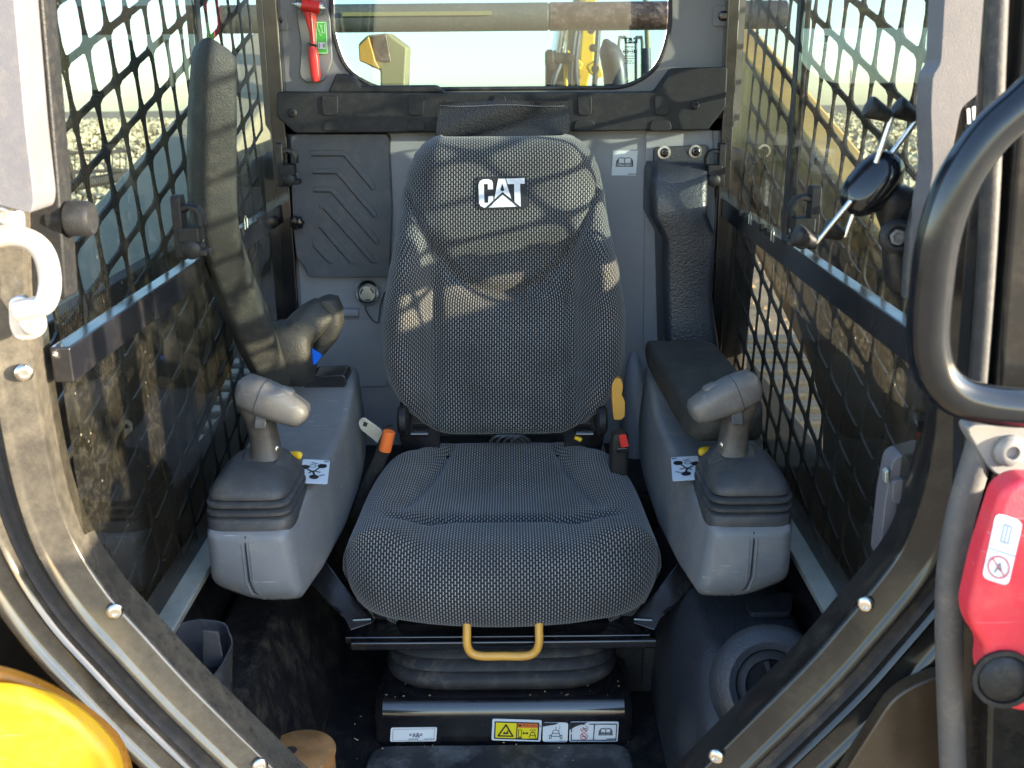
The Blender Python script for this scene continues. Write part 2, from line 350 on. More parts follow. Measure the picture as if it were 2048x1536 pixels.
def sticker(parent, O, U, W, els, base=None, rad=0.0, name='sticker', lift=0.0006):
    """flat printed label: O = lower left corner, U/W = edge vectors; els in unit coordinates"""
    O = V(O); U = V(U); W = V(W); n = U.cross(W).normalized()
    lu, lw = U.length, W.length
    def at(u, v, k): return O + U*u + W*v + n*(lift*k)
    root = parent
    if base:
        b = B(); q = [at(0, 0, 1), at(1, 0, 1), at(1, 1, 1), at(0, 1, 1)]
        if rad: q = fillet(q, rad, 3)
        b.prism(q, -n*lift*0.9); root = b.build(name, base, parent, smooth=False)
    layers = {}
    for e in els:
        kind, colr = e[0], e[1]; k = 2.0 + 0.4*len([1 for x in layers if x != colr])
        L_ = layers.setdefault(colr, (B(), 2.0 + 0.6*len(layers)))
        b, k = L_
        if kind == 'poly':
            b.add([at(u, v, k) for u, v in e[2]], [tuple(range(len(e[2])))])
        elif kind == 'line':
            pts = e[2]; wd = e[3]
            for (u0, v0), (u1, v1) in zip(pts[:-1], pts[1:]):
                p0 = at(u0, v0, k); p1 = at(u1, v1, k); d = (p1-p0)
                if d.length < 1e-7: continue
                s_ = n.cross(d.normalized())*(wd*lw*0.5); d = d.normalized()*(wd*lw*0.3)
                b.add([p0-s_-d, p1-s_+d, p1+s_+d, p0+s_-d], [(0, 1, 2, 3)])
        elif kind == 'ring':
            (u, v), r1, r2 = e[2], e[3], e[4]; c = at(u, v, k); un = U.normalized(); wn = W.normalized(); m = 24
            vs = [c + (un*math.cos(2*math.pi*i/m) + wn*math.sin(2*math.pi*i/m))*(rr*lw) for rr in (r1, r2) for i in range(m)]
            b.add(vs, [(i, (i+1) % m, m+(i+1) % m, m+i) for i in range(m)])
        elif kind == 'disc':
            (u, v), r1 = e[2], e[3]; c = at(u, v, k); un = U.normalized(); wn = W.normalized(); m = 20
            b.add([c + (un*math.cos(2*math.pi*i/m) + wn*math.sin(2*math.pi*i/m))*(r1*lw) for i in range(m)], [tuple(range(m))])
        elif kind == 'marks':      # print too small to read: a row of short strokes
            n_, (u, v), hh = e[2], e[3], e[4]; un = U.normalized(); wn = W.normalized(); hm = hh*lw; c = at(u, v, k)
            for i in range(n_):
                p = c + un*((i-(n_-1)/2)*hm*.72); wd = hm*.24; h2 = hm*(.26+.16*((i*7) % 3)/2)
                b.add([p-un*wd-wn*h2, p+un*wd-wn*h2, p+un*wd+wn*h2, p-un*wd+wn*h2], [(0, 1, 2, 3)])
        elif kind == 'text':
            vs, fs = text_mesh(e[2], e[4]*lw); c = at(e[3][0], e[3][1], k); un = U.normalized(); wn = W.normalized()
            sx = e[5] if len(e) > 5 else 1.0
            b.add([c + un*(p.x*sx) + wn*p.y for p in vs], fs)
    for colr, (b, k) in layers.items():
        if b.v: b.build('print', colr, root, smooth=False)['kind'] = 'stuff'
    return root
BOOK = [('line', 'ink', [(.18, .38), (.18, .70), (.32, .74), (.5, .70), (.68, .74), (.82, .70), (.82, .38), (.68, .42), (.5, .38), (.32, .42), (.18, .38)], .028),
        ('line', 'ink', [(.5, .38), (.5, .70)], .028),
        ('line', 'ink', [(.14, .64), (.12, .30), (.42, .34), (.5, .30), (.58, .34), (.88, .30), (.86, .64)], .028),
        ('line', 'ink', [(.10, .58), (.07, .24), (.93, .24), (.90, .58)], .028)]
def book(u0, v0, u1, v1, colr='ink', k=1.0):
    return [(e[0], colr, [(u0+(u1-u0)*a, v0+(v1-v0)*b) for a, b in e[2]], e[3]*k) for e in BOOK]
# ================================================================== SETTING
def gz(y): return -0.65 - (0.0493*y if y > 0 else 0.0)
b = B(); xs = [-900, -300, -80, -25, -8, -2, 2, 8, 25, 80, 300, 900]; ys = [-40, -10, -3, 0, 2, 4, 8, 16, 40, 100, 300, 1000]
b.add([(x, y, gz(y)) for y in ys for x in xs], [(j*12+i, j*12+i+1, (j+1)*12+i+1, (j+1)*12+i) for j in range(11) for i in range(11)])
g = b.build('ground', 'soil', None, smooth=False); g['kind'] = 'structure'

# cotton field: bolls and stalks beyond the bare strip
bb = B(); bs = B(); rnd = random.Random(3)
for side in (-1, 1):
    for i in range(9000):
        d = 13 + 110*(rnd.random()**1.7); y = d; x = side*d*(0.2 + 0.42*rnd.random())
        z = gz(y); s = rnd.uniform(0.03, 0.07)*(1 + d/60); h = rnd.uniform(0.25, 0.7)
        c = V((x, y, z+h)); q = [V((rnd.uniform(-s, s), rnd.uniform(-s, s), rnd.uniform(-s, s)*0.3)) for _ in range(3)]
        bb.add([c+V((0, 0, s)), c+V((s, 0, 0))+q[0], c+V((-s*.5, s, 0))+q[1], c+V((-s*.5, -s, 0))+q[2], c-V((0, 0, s*.7))], [(0, 1, 2), (0, 2, 3), (0, 3, 1), (4, 2, 1), (4, 3, 2), (4, 1, 3)])
        if i % 2 == 0:
            a = s*1.5; hh = h*0.95
            bs.add([(x-a, y, z), (x+a, y, z), (x+a*.3, y, z+hh), (x, y-a, z), (x, y+a, z), (x, y+a*.3, z+hh)], [(0, 1, 2), (3, 4, 5)])
o = bb.build('cotton_bolls', 'cotton', None, smooth=False); tag(o, 'pale cotton bolls spread over the field beyond the side windows', 'crop', kind='stuff')
o = bs.build('cotton_stalks', 'stalk', None, smooth=False); tag(o, 'brown dry stalks standing in the cotton field', 'crop', kind='stuff')
# clods and stones of the bare strip
bs = B()
for i in range(5000):
    y = 1.5 + 14*rnd.random(); x = rnd.choice((-1, 1))*(0.7 + y*0.55*rnd.random()); s = rnd.uniform(0.012, 0.05); z = gz(y)
    bs.add([(x, y, z+s*.8), (x+s, y, z-.01), (x-s*.4, y+s, z-.01), (x-s*.6, y-s*.8, z-.01)], [(0, 1, 2), (0, 2, 3), (0, 3, 1)])
o = bs.build('soil_clods', 'soil', None, smooth=False); tag(o, 'loose tan soil clods on the bare ground', 'soil', kind='stuff')

# ================================================================== CAB SHELL
cab = thing('cab', 'black and grey operator cab with open front doorway around the seat', 'cab', (0, 1.5, 0))
SX = 0.43
B().box((-SX, 0.98, -0.03), (SX, 2.08, 0.0)).build('floor_plate', 'floor_black', cab)
# rear wall (grey)
zt = P(1000, 262, 2.05).z
B().box((-SX, 2.05, 0.0), (SX, 2.085, zt+0.02)).build('rear_panel', 'grey_plastic', cab)
def pp(pts, Y): return [P(x, y, Y) for x, y in pts]
B().prism(fillet(pp([(590, 640), (770, 636), (775, 772), (588, 776)], 2.05), 0.008, 3), (0, -0.004, 0)).build('access_panel', 'grey_plastic', cab, bevel=0.002)
B().prism(fillet(pp([(1290, 262), (1425, 260), (1440, 700), (1285, 700)], 2.05), 0.004, 2), (0, -0.006, 0)).build('raised_panel', 'grey_plastic', cab, bevel=0.003)
b = B()   # moulded rib low on the right side of the rear wall
b.loft([sring(P(1268, y, 2.045-d), 0.004+d*0.5, d, (1, 0, 0), (0, 1, 0), 12, 2.2) for y, d in ((705, 0.004), (730, 0.02), (780, 0.035), (860, 0.045), (930, 0.05))])
b.build('moulded_rib', 'grey_plastic', cab)
b = B()
b.loft([sring(P(x, 624+ (abs(x-702)/16)**2*1.2, 2.047), 0.009, 0.012, (0, 0, 1), (0, 1, 0), 12, 3) for x in (686, 694, 702, 710, 718)])
b.build('pull_tab', 'grey_plastic', cab)
B().box((-SX, 1.78, 0.0), (SX, 2.05, 0.22)).build('rear_floor_box', 'floor_black', cab, bevel=0.01)

# plate round the rear window, with a rounded opening
Yw = 2.08
inner = fillet([P(668, -260, Yw), P(668, 60, Yw), P(695, 140, Yw), P(760, 178, Yw), P(1252, 174, Yw), P(1312, 136, Yw), P(1336, 60, Yw), P(1336, -260, Yw)], 0.03, 4)
m = len(inner)
def ray_rect(p):
    c = V((0, Yw, 1.15)); d = p-c; k = min((SX+0.02)/abs(d.x) if abs(d.x) > 1e-6 else 9e9, (0.30/abs(d.z)) if abs(d.z) > 1e-6 else 9e9); return c+d*k
outer = [ray_rect(p) for p in inner]
b = B(); e = V((0, -0.03, 0))
b.add(inner+outer+[p+e for p in inner]+[p+e for p in outer], [f for i in range(m) for f in ((i, (i+1) % m, m+(i+1) % m, m+i), (2*m+i, 2*m+(i+1) % m, 3*m+(i+1) % m, 3*m+i), (i, (i+1) % m, 2*m+(i+1) % m, 2*m+i))])
b.build('rear_window_surround', 'warm_plastic', cab, bevel=0.003)
b = B().tube([p+V((0, -0.031, 0)) for p in inner]+[inner[0]+V((0, -0.031, 0))], 0.004, 8); b.build('rear_window_seal', 'rubber', cab)
# upright corner posts at the rear
for s in (-1, 1):
    px = 556 if s < 0 else 1455
    b = B(); x0 = P(px, 100, 2.0).x
    b.prism([(x0, 2.02, 0.2), (s*(SX+0.004), 2.02, 0.2), (s*(SX+0.004), 2.02, 1.3), (x0, 2.02, 1.3)], (0, 0.04, 0)); b.build('rear_post', 'black_paint', cab, bevel=0.004)
# recessed bolts on the rear posts
for px, py in ((556, 40), (1445, 32)):
    c = P(px, py, 2.048)
    pl = B().prism(fillet([c+V((-.018, 0, -.018)), c+V((.018, 0, -.018)), c+V((.018, 0, .018)), c+V((-.018, 0, .018))], 0.005, 3), (0, -0.003, 0)).build('bolt_plate', 'warm_plastic', cab, bevel=0.001)
    bolt('bolt', c+V((0, -.003, 0)), (0, -1, 0), 0.009, 'black_paint', pl)
B().prism(fillet(pp([(592, -60), (640, -60), (662, 40), (666, 120), (650, 162), (612, 165), (600, 150), (604, 90), (596, 40)], 2.05), 0.008, 3), (0, -0.008, 0)).build('hammer_mount', 'warm_plastic', cab, bevel=0.003)
# roof and headers
for a_, c_ in (((-.46, .92), (.46, 1.06)), ((-.46, 1.95), (.46, 2.12)), ((-.46, 1.06), (-.34, 1.95)), ((.34, 1.06), (.46, 1.95))):
    B().box((a_[0], a_[1], 1.34), (c_[0], c_[1], 1.38)).build('roof_panel', 'black_paint', cab)
B().add([(-.34, 1.06, 1.36), (.34, 1.06, 1.36), (.34, 1.95, 1.36), (-.34, 1.95, 1.36)], [(0, 1, 2, 3)]).build('added_roof_window', 'added_roof_glass', cab, smooth=False)  # unseen roof pane, added to let sky light down onto the rear wall
for s in (-1, 1):
    B().box((min(s*.42, s*.46), 0.93, 1.17), (max(s*.42, s*.46), 2.10, 1.335)).build('roof_rail', 'black_paint', cab, bevel=0.005)
    B().box((min(s*.422, s*.45), 0.98, -0.02), (max(s*.422, s*.45), 2.05, 0.318)).build('side_panel', 'black_paint', cab)
    B().prism([(s*.400, 1.0, .322), (s*.43, 1.0, .322), (s*.43, 1.9, .322), (s*.400, 1.9, .322)], (0, 0, 0.01)).build('sill_strip', 'zinc', cab, bevel=0.002)

# ---------------- front door frame: three sweeps along each side of the opening
Yf = 0.95
pathL = [P(x, y, Yf)+V((-.012, 0, -.009)) for x, y in ((36, -420), (52, 0), (60, 300), (66, 560), (78, 700), (100, 850), (128, 980), (165, 1080), (228, 1180), (305, 1268), (400, 1372), (530, 1500), (640, 1605), (760, 1700))]
pathR = [P(x, y, Yf)+V((.009, 0, -.007)) for x, y in ((1890, -420), (1885, 0), (1880, 300), (1874, 560), (1868, 720), (1860, 860), (1840, 970), (1808, 1065), (1772, 1129), (1685, 1236), (1601, 1332), (1448, 1484), (1340, 1592), (1240, 1690))]
def sweep(path, side, prof, name, mat, parent):
    pts = smooth(path, 6); rings = []
    for i, p in enumerate(pts):
        t = (pts[min(i+1, len(pts)-1)]-pts[max(i-1, 0)]).normalized()
        n = V((-t.z, 0, t.x)); n = n if n.x*side > 0 or (abs(n.x) < .05 and n.z < 0) else -n
        if n.dot(V((side, 0, -0.6))) < 0: n = -n
        rings.append([p + n*a + V((0, d, 0)) for a, d in prof])
    return B().loft(rings, cap=False, closed=False).build(name, mat, parent, sharp=50)
for s, path in ((-1, pathL), (1, pathR)):
    fp = 'sunlit_dusty_frame_paint' if s < 0 else 'frame_paint'   # left jamb: dust plus sunlight painted in as a paler tone
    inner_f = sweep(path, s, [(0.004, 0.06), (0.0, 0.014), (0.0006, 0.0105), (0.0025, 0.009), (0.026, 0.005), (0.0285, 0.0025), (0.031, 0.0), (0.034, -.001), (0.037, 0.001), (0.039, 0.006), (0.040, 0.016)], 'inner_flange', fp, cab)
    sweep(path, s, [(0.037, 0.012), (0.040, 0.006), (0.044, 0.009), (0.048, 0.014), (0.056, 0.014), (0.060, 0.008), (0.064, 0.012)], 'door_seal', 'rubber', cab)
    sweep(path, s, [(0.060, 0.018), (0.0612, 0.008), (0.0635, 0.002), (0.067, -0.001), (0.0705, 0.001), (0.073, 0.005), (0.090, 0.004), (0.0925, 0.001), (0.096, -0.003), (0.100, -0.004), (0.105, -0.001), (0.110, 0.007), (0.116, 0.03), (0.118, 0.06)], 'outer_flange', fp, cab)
    for px, py in (((48, 745), (230, 1222), (520, 1530)) if s < 0 else ((1432, 1512), (1731, 1208))):
        bolt('bolt', P(px, py, Yf+0.006), (-s*.4, -.9, 0), 0.0085, 'steel', inner_f)
# grey front pillar trims
b = B().prism(fillet([P(-120, -400, .90), P(12, -400, .90), P(30, 0, .90), P(52, 250, .90), P(70, 400, .90), P(64, 430, .90), P(10, 415, .90), P(-120, 380, .90)], 0.01, 3), (0, 0.045, 0))
b.build('front_pillar_trim', 'pillar_plastic', cab, bevel=0.006, bseg=3)
b = B().prism(fillet([P(1912, -400, .925), P(2010, -400, .925), P(1992, 60, .925), P(1960, 185, .925), P(1922, 215, .925), P(1905, 300, .925), P(1880, 520, .925), P(1858, 600, .925), P(1852, 420, .925), P(1866, 340, .925), P(1862, 215, .925), P(1866, 150, .925), P(1882, 128, .925)], 0.006, 3), (0, 0.035, 0))
b.build('front_pillar_trim', 'pillar_plastic', cab, bevel=0.006, bseg=3)
# black knob on the left front pillar
B().prism(fillet([P(40, -400, .975), P(84, -400, .975), P(86, 0, .975), P(116, 350, .975), P(134, 600, .975), P(60, 600, .975)], .004, 2), (0, .03, 0)).build('pillar_edge', 'black_plastic', cab, bevel=.003)
c = P(160, 437, 0.985)
b = B().lathe(c+V((0.012, 0, 0)), (-1, 0, 0), [(.014, 0), (.0165, .004), (.0165, .022), (.012, .026), (.012, .04)], 20); b.build('pillar_knob', 'black_plastic', cab)

# ================================================================== SIDE WINDOWS AND GUARDS
def tri(s, x): return s*x
for s in (-1, 1):
    side = 'left' if s < 0 else 'right'
    win = thing('side_window', 'dusty sliding side window on the %s of the cab' % ('left, behind the raised armrest' if s < 0 else 'right, behind the phone holder'), 'window', (s*SX, 1.5, 0.33), 'side windows of the cab')
    def pane(nm, x, y0, y1, z0, z1, mt):
        B().box((min(s*x, s*(x+.004)), y0, z0), (max(s*x, s*(x+.004)), y1, z1)).build(nm, mt, win, smooth=False)
    def quad(nm, x, y0, y1, z0, z1, mt):
        B().add([(s*x, y0, z0), (s*x, y1, z0), (s*x, y1, z1), (s*x, y0, z1)], [(0, 1, 2, 3)]).build(nm, mt, win, smooth=False)
    quad('front_pane', .424, 0.985, 1.57, .725, 1.175, 'side_glass')
    quad('rear_pane', .431, 1.535, 2.03, .725, 1.175, 'side_glass')
    quad('lower_pane', .428, 0.985, 2.03, .325, .70, 'lower_glass')
    B().box((min(s*.416, s*.436), .985, .692), (max(s*.416, s*.436), 2.02, .728)).build('belt_rail', 'black_paint', win, bevel=0.002)
    B().box((min(s*.421, s*.4235), 1.553, .728), (max(s*.421, s*.4235), 1.572, 1.175)).build('pane_edge', 'rubber', win)
    B().box((min(s*.428, s*.4305), 1.535, .728), (max(s*.428, s*.4305), 1.552, 1.175)).build('pane_edge', 'rubber', win)
    b = B()   # small catches along the rail
    for y in (1.62, 1.66, 1.78, 1.82): b.box((min(s*.411, s*.416), y, .722), (max(s*.411, s*.416), y+.012, .733))
    b.build('rail_clips', 'black_plastic', win)
    for px, py in (((492, 445),) if s < 0 else ((1500, 437), (1545, 470))):
        c = PX(px, py, s*.4155); b = B()
        b.tube([c+V((0, -.008, -.010)), c+V((0, -.008, .006)), c+V((0, 0, .011)), c+V((0, .008, .006)), c+V((0, .008, -.010))], 0.0007, 5)
        b.build('etched_mark', 'zinc', win)
    # expanded steel guard outside the glass
    X = s*.478; th = .003
    a0 = PX(130, 127, X) if s < 0 else PX(1796.5, 75, X)
    A = V((0, .073, .019)); C = V((0, .010, -.061)); hb = .0044
    Y0, Y1, Z0, Z1 = 1.02, 2.12, .24, 1.24
    b = B(); n8 = 12
    for i in range(-16, 24):
        for j in range(-14, 22):
            o = a0 + A*i + C*j
            cc = o + (A+C)*.5
            if not (Y0 < cc.y < Y1 and Z0 < cc.z < Z1): continue
            cell = [o, o+A, o+A+C, o+C]
            fa = hb*1.0/C.length*.85; fc = hb/A.length
            hole = fillet([o+A*fc*.8+C*fa*1.15, o+A*(1-fc*.8)+C*fa*1.15, o+A*(1-fc*.8)+C*(1-fa*1.15), o+A*fc*.8+C*(1-fa*1.15)], 0.014, 2)
            # outer loop matched: three points at each cell corner
            outl = []
            for k in range(4):
                p, q, r_ = cell[k-1], cell[k], cell[(k+1) % 4]
                outl += [q+(p-q)*.25, q, q+(r_-q)*.25]
            xt = V((s*th, 0, 0)); L_ = 12
            b.add(hole+outl+[p+xt for p in hole]+[p+xt for p in outl],
                  [f for k in range(L_) for f in ((k, (k+1) % L_, L_+(k+1) % L_, L_+k), (2*L_+k, 2*L_+(k+1) % L_, 3*L_+(k+1) % L_, 3*L_+k), (k, (k+1) % L_, 2*L_+(k+1) % L_, 2*L_+k))])
    gd = b.build('window_guard', 'mesh_paint', None, smooth=False)
    tag(gd, 'black punched steel mesh guard outside the %s side window' % side, 'window guard', 'mesh guards of the side windows')

# ================================================================== MACHINE OUTSIDE
def edge_line(pts, X): return [PX(x, y, X) for x, y in pts]
# left arm (grey) and right arm (tan), both slope down towards the front
e = edge_line([(100, 500), (384, 195)], -.80)
d = (e[1]-e[0]).normalized(); a = e[0]-d*.6; c = e[1]+d*.9; dn = V((0, 0, -.42))
la = B().prism([a, c, c+dn, a+dn], (.19, 0, -.02)).build('loader_arm', 'grey_arm', None, bevel=.012); tag(la, 'grey loader arm sloping past the left side window', 'loader arm', 'loader arms beside the cab')
e = edge_line([(1500, 42), (1830, 422)], .70)
d = (e[1]-e[0]).normalized(); a = e[0]-d*.55; c = e[1]+d*.5; dn = V((0, 0, -.40))
ra = B().prism([a, c, c+dn, a+dn], (-.09, 0, -.005)).build('loader_arm', 'tan_arm', None, bevel=.012); tag(ra, 'tan yellow loader arm sloping past the right side window', 'loader arm', 'loader arms beside the cab')
for s in (-1, 1):
    t = thing('chassis_side', 'dark dirty machine body wall below the %s window' % ('left' if s < 0 else 'right'), 'machine body', (s*.6, 1.4, -.3), 'machine body walls')
    B().prism([(s*.6, .55, -.3), (s*.6, 1.72, -.3), (s*.6, 1.87, .34), (s*.6, 2.15, .50), (s*.6, 2.3, .66), (s*.6, .55, .66)], (s*.03, 0, 0)).build('side_plate', 'dark_machine', t, bevel=.004)
    B().box((min(s*.45, s*.6), 1.75, -.3), (max(s*.45, s*.6), 2.5, .28)).build('lower_body', 'dark_machine', t, bevel=.01)
    tr = thing('rubber_track', 'ribbed grey rubber track showing below the %s window' % ('left' if s < 0 else 'right'), 'track', (s*.85, 1.9, -.6), 'rubber tracks of the machine')
    B().box((min(s*.66, s*1.02), 1.2, -.62), (max(s*.66, s*1.02), 3.2, .13)).build('track_belt', 'rubber', tr, bevel=.06, bseg=3)
    for k in range(18):
        y = 1.28+k*.105
        B().box((min(s*.655, s*1.03), y, .125), (max(s*.655, s*1.03), y+.06, .160)).build('lug', 'beam_grey', tr, bevel=.008)

eng = thing('engine_body', 'dark rear body of the machine behind the cab', 'machine body', (0, 2.6, -.3))
B().box((-.52, 2.14, -.3), (.52, 3.0, .80)).build('engine_cover', 'dark_machine', eng, bevel=.03)
# behind the rear window
t = thing('cross_tube', 'long dark cross tube of the loader behind the rear window', 'cross tube', (0, 2.95, 1.06))
pa = P(690, 40, 2.95); pb = P(1330, 28, 2.95); zc = (pa.z+pb.z)/2
def lat(x0, x1, r, nm, mt, par): B().lathe((x0, 2.95, zc), (1, 0, 0), [(r*.9, 0), (r, .004), (r, x1-x0-.004), (r*.9, x1-x0)], 28).build(nm, mt, par)
lat(-.75, .12, .036, 'tube', 'beam_grey', t); lat(.12, .46, .0365, 'painted_reflection', 'copper_and_reflection', t); lat(.46, .75, .036, 'tube_end', 'hose_black', t)  # middle length carries a coppery reflection as colour, not a separate sleeve
B().box((pa.x, 2.905, zc+.004), (.02-.05, 2.912, zc+.014)).build('weld_strip', 'stack_tan', t)
t = thing('exhaust_hood', 'tan boxy exhaust hood outside the left of the rear window', 'exhaust hood', (-.40, 2.7, .7))
B().prism(pp([(762, 250), (806, 250), (812, 130), (814, 95), (775, 66), (735, 70), (716, 88), (718, 120), (745, 135), (760, 140)], 2.7), (0, .12, 0)).build('hood', 'stack_tan', t, bevel=.006)
B().prism(pp([(718, 92), (738, 72), (752, 122), (760, 138), (744, 132), (720, 122)], 2.699), (0, -.012, 0)).build('side_lip', 'amber_plastic', t, bevel=.003)
B().prism(pp([(748, 72), (772, 68), (782, 124), (756, 120)], 2.6985), (0, -.004, 0)).build('painted_sheen', 'copper_and_reflection', t, bevel=.001)  # reflection on the hood, painted as a thin coppery patch
t = thing('black_stack', 'black curved exhaust pipe outside the right of the rear window', 'exhaust pipe', (.25, 2.65, .6))
pth = smooth([P(1236, 260, 2.65), P(1233, 180, 2.65), P(1228, 130, 2.65), P(1216, 96, 2.65), P(1210, 78, 2.65)], 5)
B().tube(pth, [.030]*12+[.0285, .027, .025, .022, .018, .013, .010, .007, .004][:len(pth)-12], 18).build('pipe', 'hose_black', t)
# second machine further back: yellow boom
t = thing('yellow_boom', 'yellow boom of another machine seen through the rear window', 'machine boom', (.45, 5.0, .3))
Yb = 5.0
def pr(pts, nm, mt, y=Yb, th=.12): return B().prism(pp(pts, y), (0, th, 0)).build(nm, mt, t, bevel=.008)
pr([(1092, 200), (1092, 112), (1135, 108), (1140, 200)], 'base_block', 'dark_machine')
pr([(1128, 205), (1136, 60), (1160, -60), (1192, -60), (1185, 60), (1165, 205)], 'mast_back', 'stack_tan', 5.12)
pr([(1150, 205), (1160, 110), (1172, -60), (1196, -60), (1188, 120), (1166, 205)], 'mast', 'bright_yellow', 4.98)
pr([(1128, 205), (1128, 130), (1136, 130), (1136, 205)], 'side_bar', 'bright_yellow', 4.94, .05)
pr([(1132, 128), (1134, 98), (1150, 112), (1168, 128), (1160, 142), (1146, 132)], 'hook_plate', 'bright_yellow', 4.9, .05)
pr([(1172, 132), (1196, 116), (1208, 152), (1196, 158), (1180, 148)], 'claw_plate', 'bright_yellow', 4.9, .05)
pr([(1168, 205), (1178, 176), (1204, 172), (1210, 205)], 'lower_plate', 'bright_yellow', 4.9, .05)
B().tube([P(1112, 130, 4.9), P(1128, 20, 4.9)], .03, 12).build('ram', 'steel', t)
B().lathe(P(1090, 117, 4.86), (1, 0, 0), [(.026, 0), (.038, .01), (.038, .03), (.024, .04), (.024, .11)], 18).build('pivot_pin', 'dark_machine', t)
for x0, y0, x1, y1, x2, y2 in ((1140, 205, 1146, 100, 1160, 10), (1158, 205, 1152, 120, 1166, 20), (1186, 205, 1192, 130, 1198, 40), (1104, 205, 1108, 160, 1124, 120)):
    B().tube(smooth([P(x0, y0, 4.86), P(x1, y1, 4.84), P(x2, y2, 4.86)], 5), .012, 8).build('hose', 'hose_black', t)
for px, py in ((1142, 116), (1190, 138), (1104, 132), (1120, 170), (1182, 60), (1186, 96)):
    B().lathe(P(px, py, 4.84), (0, -1, 0), [(.018, 0), (.018, .01), (.01, .012)], 10).build('pin', 'dark_machine', t)
t = thing('guard_rail', 'thin grey hand rail of the machine behind the rear glass', 'hand rail', (.8, 4.6, .3))
for x0, x1 in ((1238, 1252), (1272, 1284)):
    B().tube(smooth([P(x0, 200, 4.6), P(x0, 84, 4.6), P((x0+x1)/2, 76, 4.6), P(x1, 84, 4.6), P(x1, 200, 4.6)], 3), .006, 8).build('rail_loop', 'beam_grey', t)
B().tube([P(1290, -40, 4.6), P(1296, 105, 4.6)], .012, 10).build('post', 'stack_tan', t)
B().tube([P(1293, 96, 4.59), P(1298, 220, 4.59)], .017, 10).build('sleeve', 'hose_black', t)

# yellow body panel below the left of the doorway, dark panel below the right
pts = [P(x, y, .90) for x, y in ((-160, 1385), (20, 1392), (110, 1418), (180, 1470), (228, 1530), (245, 1640), (120, 1790), (-160, 1790))]
t = thing('body_panel', 'bright yellow machine panel under the left door frame', 'machine panel', (-.45, .9, .1))
B().prism(fillet(pts, .03, 4), (0, .03, 0)).build('panel', 'yellow_paint', t, bevel=.012, bseg=3)
pts2 = [P(x, y, .935) for x, y in ((-200, 1315), (20, 1350), (150, 1410), (250, 1500), (290, 1780), (-200, 1780))]
B().prism(fillet(pts2, .03, 4), (0, .02, 0)).build('rim_panel', 'amber_rim', t, bevel=.008)
# trailer rack in the field, far left
t = thing('trailer_rack', 'small flat trailer with a mesh rack parked in the field', 'trailer', PX(170, 400, -4.4))
X = -4.4
def bar(p, q, r, nm): B().tube([PX(*p, X), PX(*q, X)], r, 6).build(nm, 'dark_machine', t)
for x in (135, 150, 165, 180, 195, 210, 225, 240, 252): bar((x, 306), (x, 345), .008, 'rack_bar')
bar((132, 306), (254, 302), .02, 'rack_rail'); bar((132, 345), (254, 340), .02, 'rack_rail')
bar((140, 372), (250, 352), .06, 'deck'); bar((132, 306), (155, 385), .03, 'strut')
pole = B().tube([PX(1700, 215, 30), PX(1702, 140, 30)], .08, 6).build('utility_pole', 'stalk', None); tag(pole, 'thin utility pole on the horizon outside the right window', 'pole')
# ================================================================== REAR WALL FITTINGS
# black ledge trim under the rear window
t = thing('ledge_trim', 'long black moulded trim ledge between the rear window and the grey wall', 'trim', (0, 2.02, .86))
YT = 2.0
out = pp([(553, 184), (640, 185), (985, 186), (1312, 184), (1346, 137), (1456, 134), (1452, 214), (1416, 260), (1000, 264), (590, 267), (552, 232)], YT)
B().prism(fillet(out, .004, 2), (0, .05, 0)).build('ledge', 'trim_plastic', t, bevel=.004, bseg=3)
B().prism(pp([(655, 186), (672, 147), (705, 152), (722, 172), (872, 171), (892, 186)], 2.012), (0, .045, 0)).build('upper_lip', 'trim_plastic', t, bevel=.004)
for x0, x1 in ((643, 677), (815, 849), (985, 1012), (1154, 1184), (1308, 1339)):
    B().prism(fillet(pp([(x0, 190), (x1, 190), (x1-1, 231), (x0+2, 231)], YT), .008, 3), (0, -.0035, 0)).build('clip_pocket', 'black_plastic', t, bevel=.0015)
for x0, x1 in ((646, 686), (812, 852), (1146, 1192), (1298, 1344)):
    B().prism(fillet(pp([(x0, 262), (x0+4, 240), (x1-4, 240), (x1, 262)], YT), .008, 3), (0, -.003, 0)).build('clip_boss', 'trim_plastic', t, bevel=.0015)
for px, py in ((585, 226), (1390, 210)): bolt('bolt', P(px, py, YT), (0, -1, 0), .0085, 'black_plastic', t)

# vented storage cover
t = thing('storage_cover', 'dark grey vented storage cover with angled slots on the rear wall', 'storage cover', P(680, 555, 2.05))
out = pp([(582, 272), (592, 268), (772, 268), (779, 276), (778, 309), (783, 424), (778, 555), (618, 555), (610, 533), (593, 514), (586, 451), (582, 346)], 2.02)
B().prism(fillet(out, .006, 3), (0, .03, 0)).build('lid', 'cover_plastic', t, bevel=.005, bseg=3)
def zc_(pts): return [(570+x/3.657, 260+y/3.657) for x, y in pts]
ribs = [[(190, 150), (430, 150), (460, 165), (660, 395), (655, 440), (640, 435), (430, 187), (190, 187)],
        [(200, 283), (385, 283), (405, 295), (670, 600), (668, 640), (650, 635), (378, 317), (200, 317)],
        [(207, 415), (340, 415), (360, 428), (683, 790), (682, 835), (665, 828), (335, 450), (207, 450)],
        [(255, 540), (300, 540), (330, 560), (680, 968), (640, 972), (285, 574), (255, 574)],
        [(250, 705), (265, 683), (520, 968), (480, 972)], [(202, 840), (215, 810), (362, 968), (325, 972)]]
low = [((430, 190), (640, 440)), ((378, 320), (650, 640)), ((335, 453), (665, 832)), ((285, 577), (640, 975)), ((250, 712), (480, 975)), ((202, 846), (325, 975))]
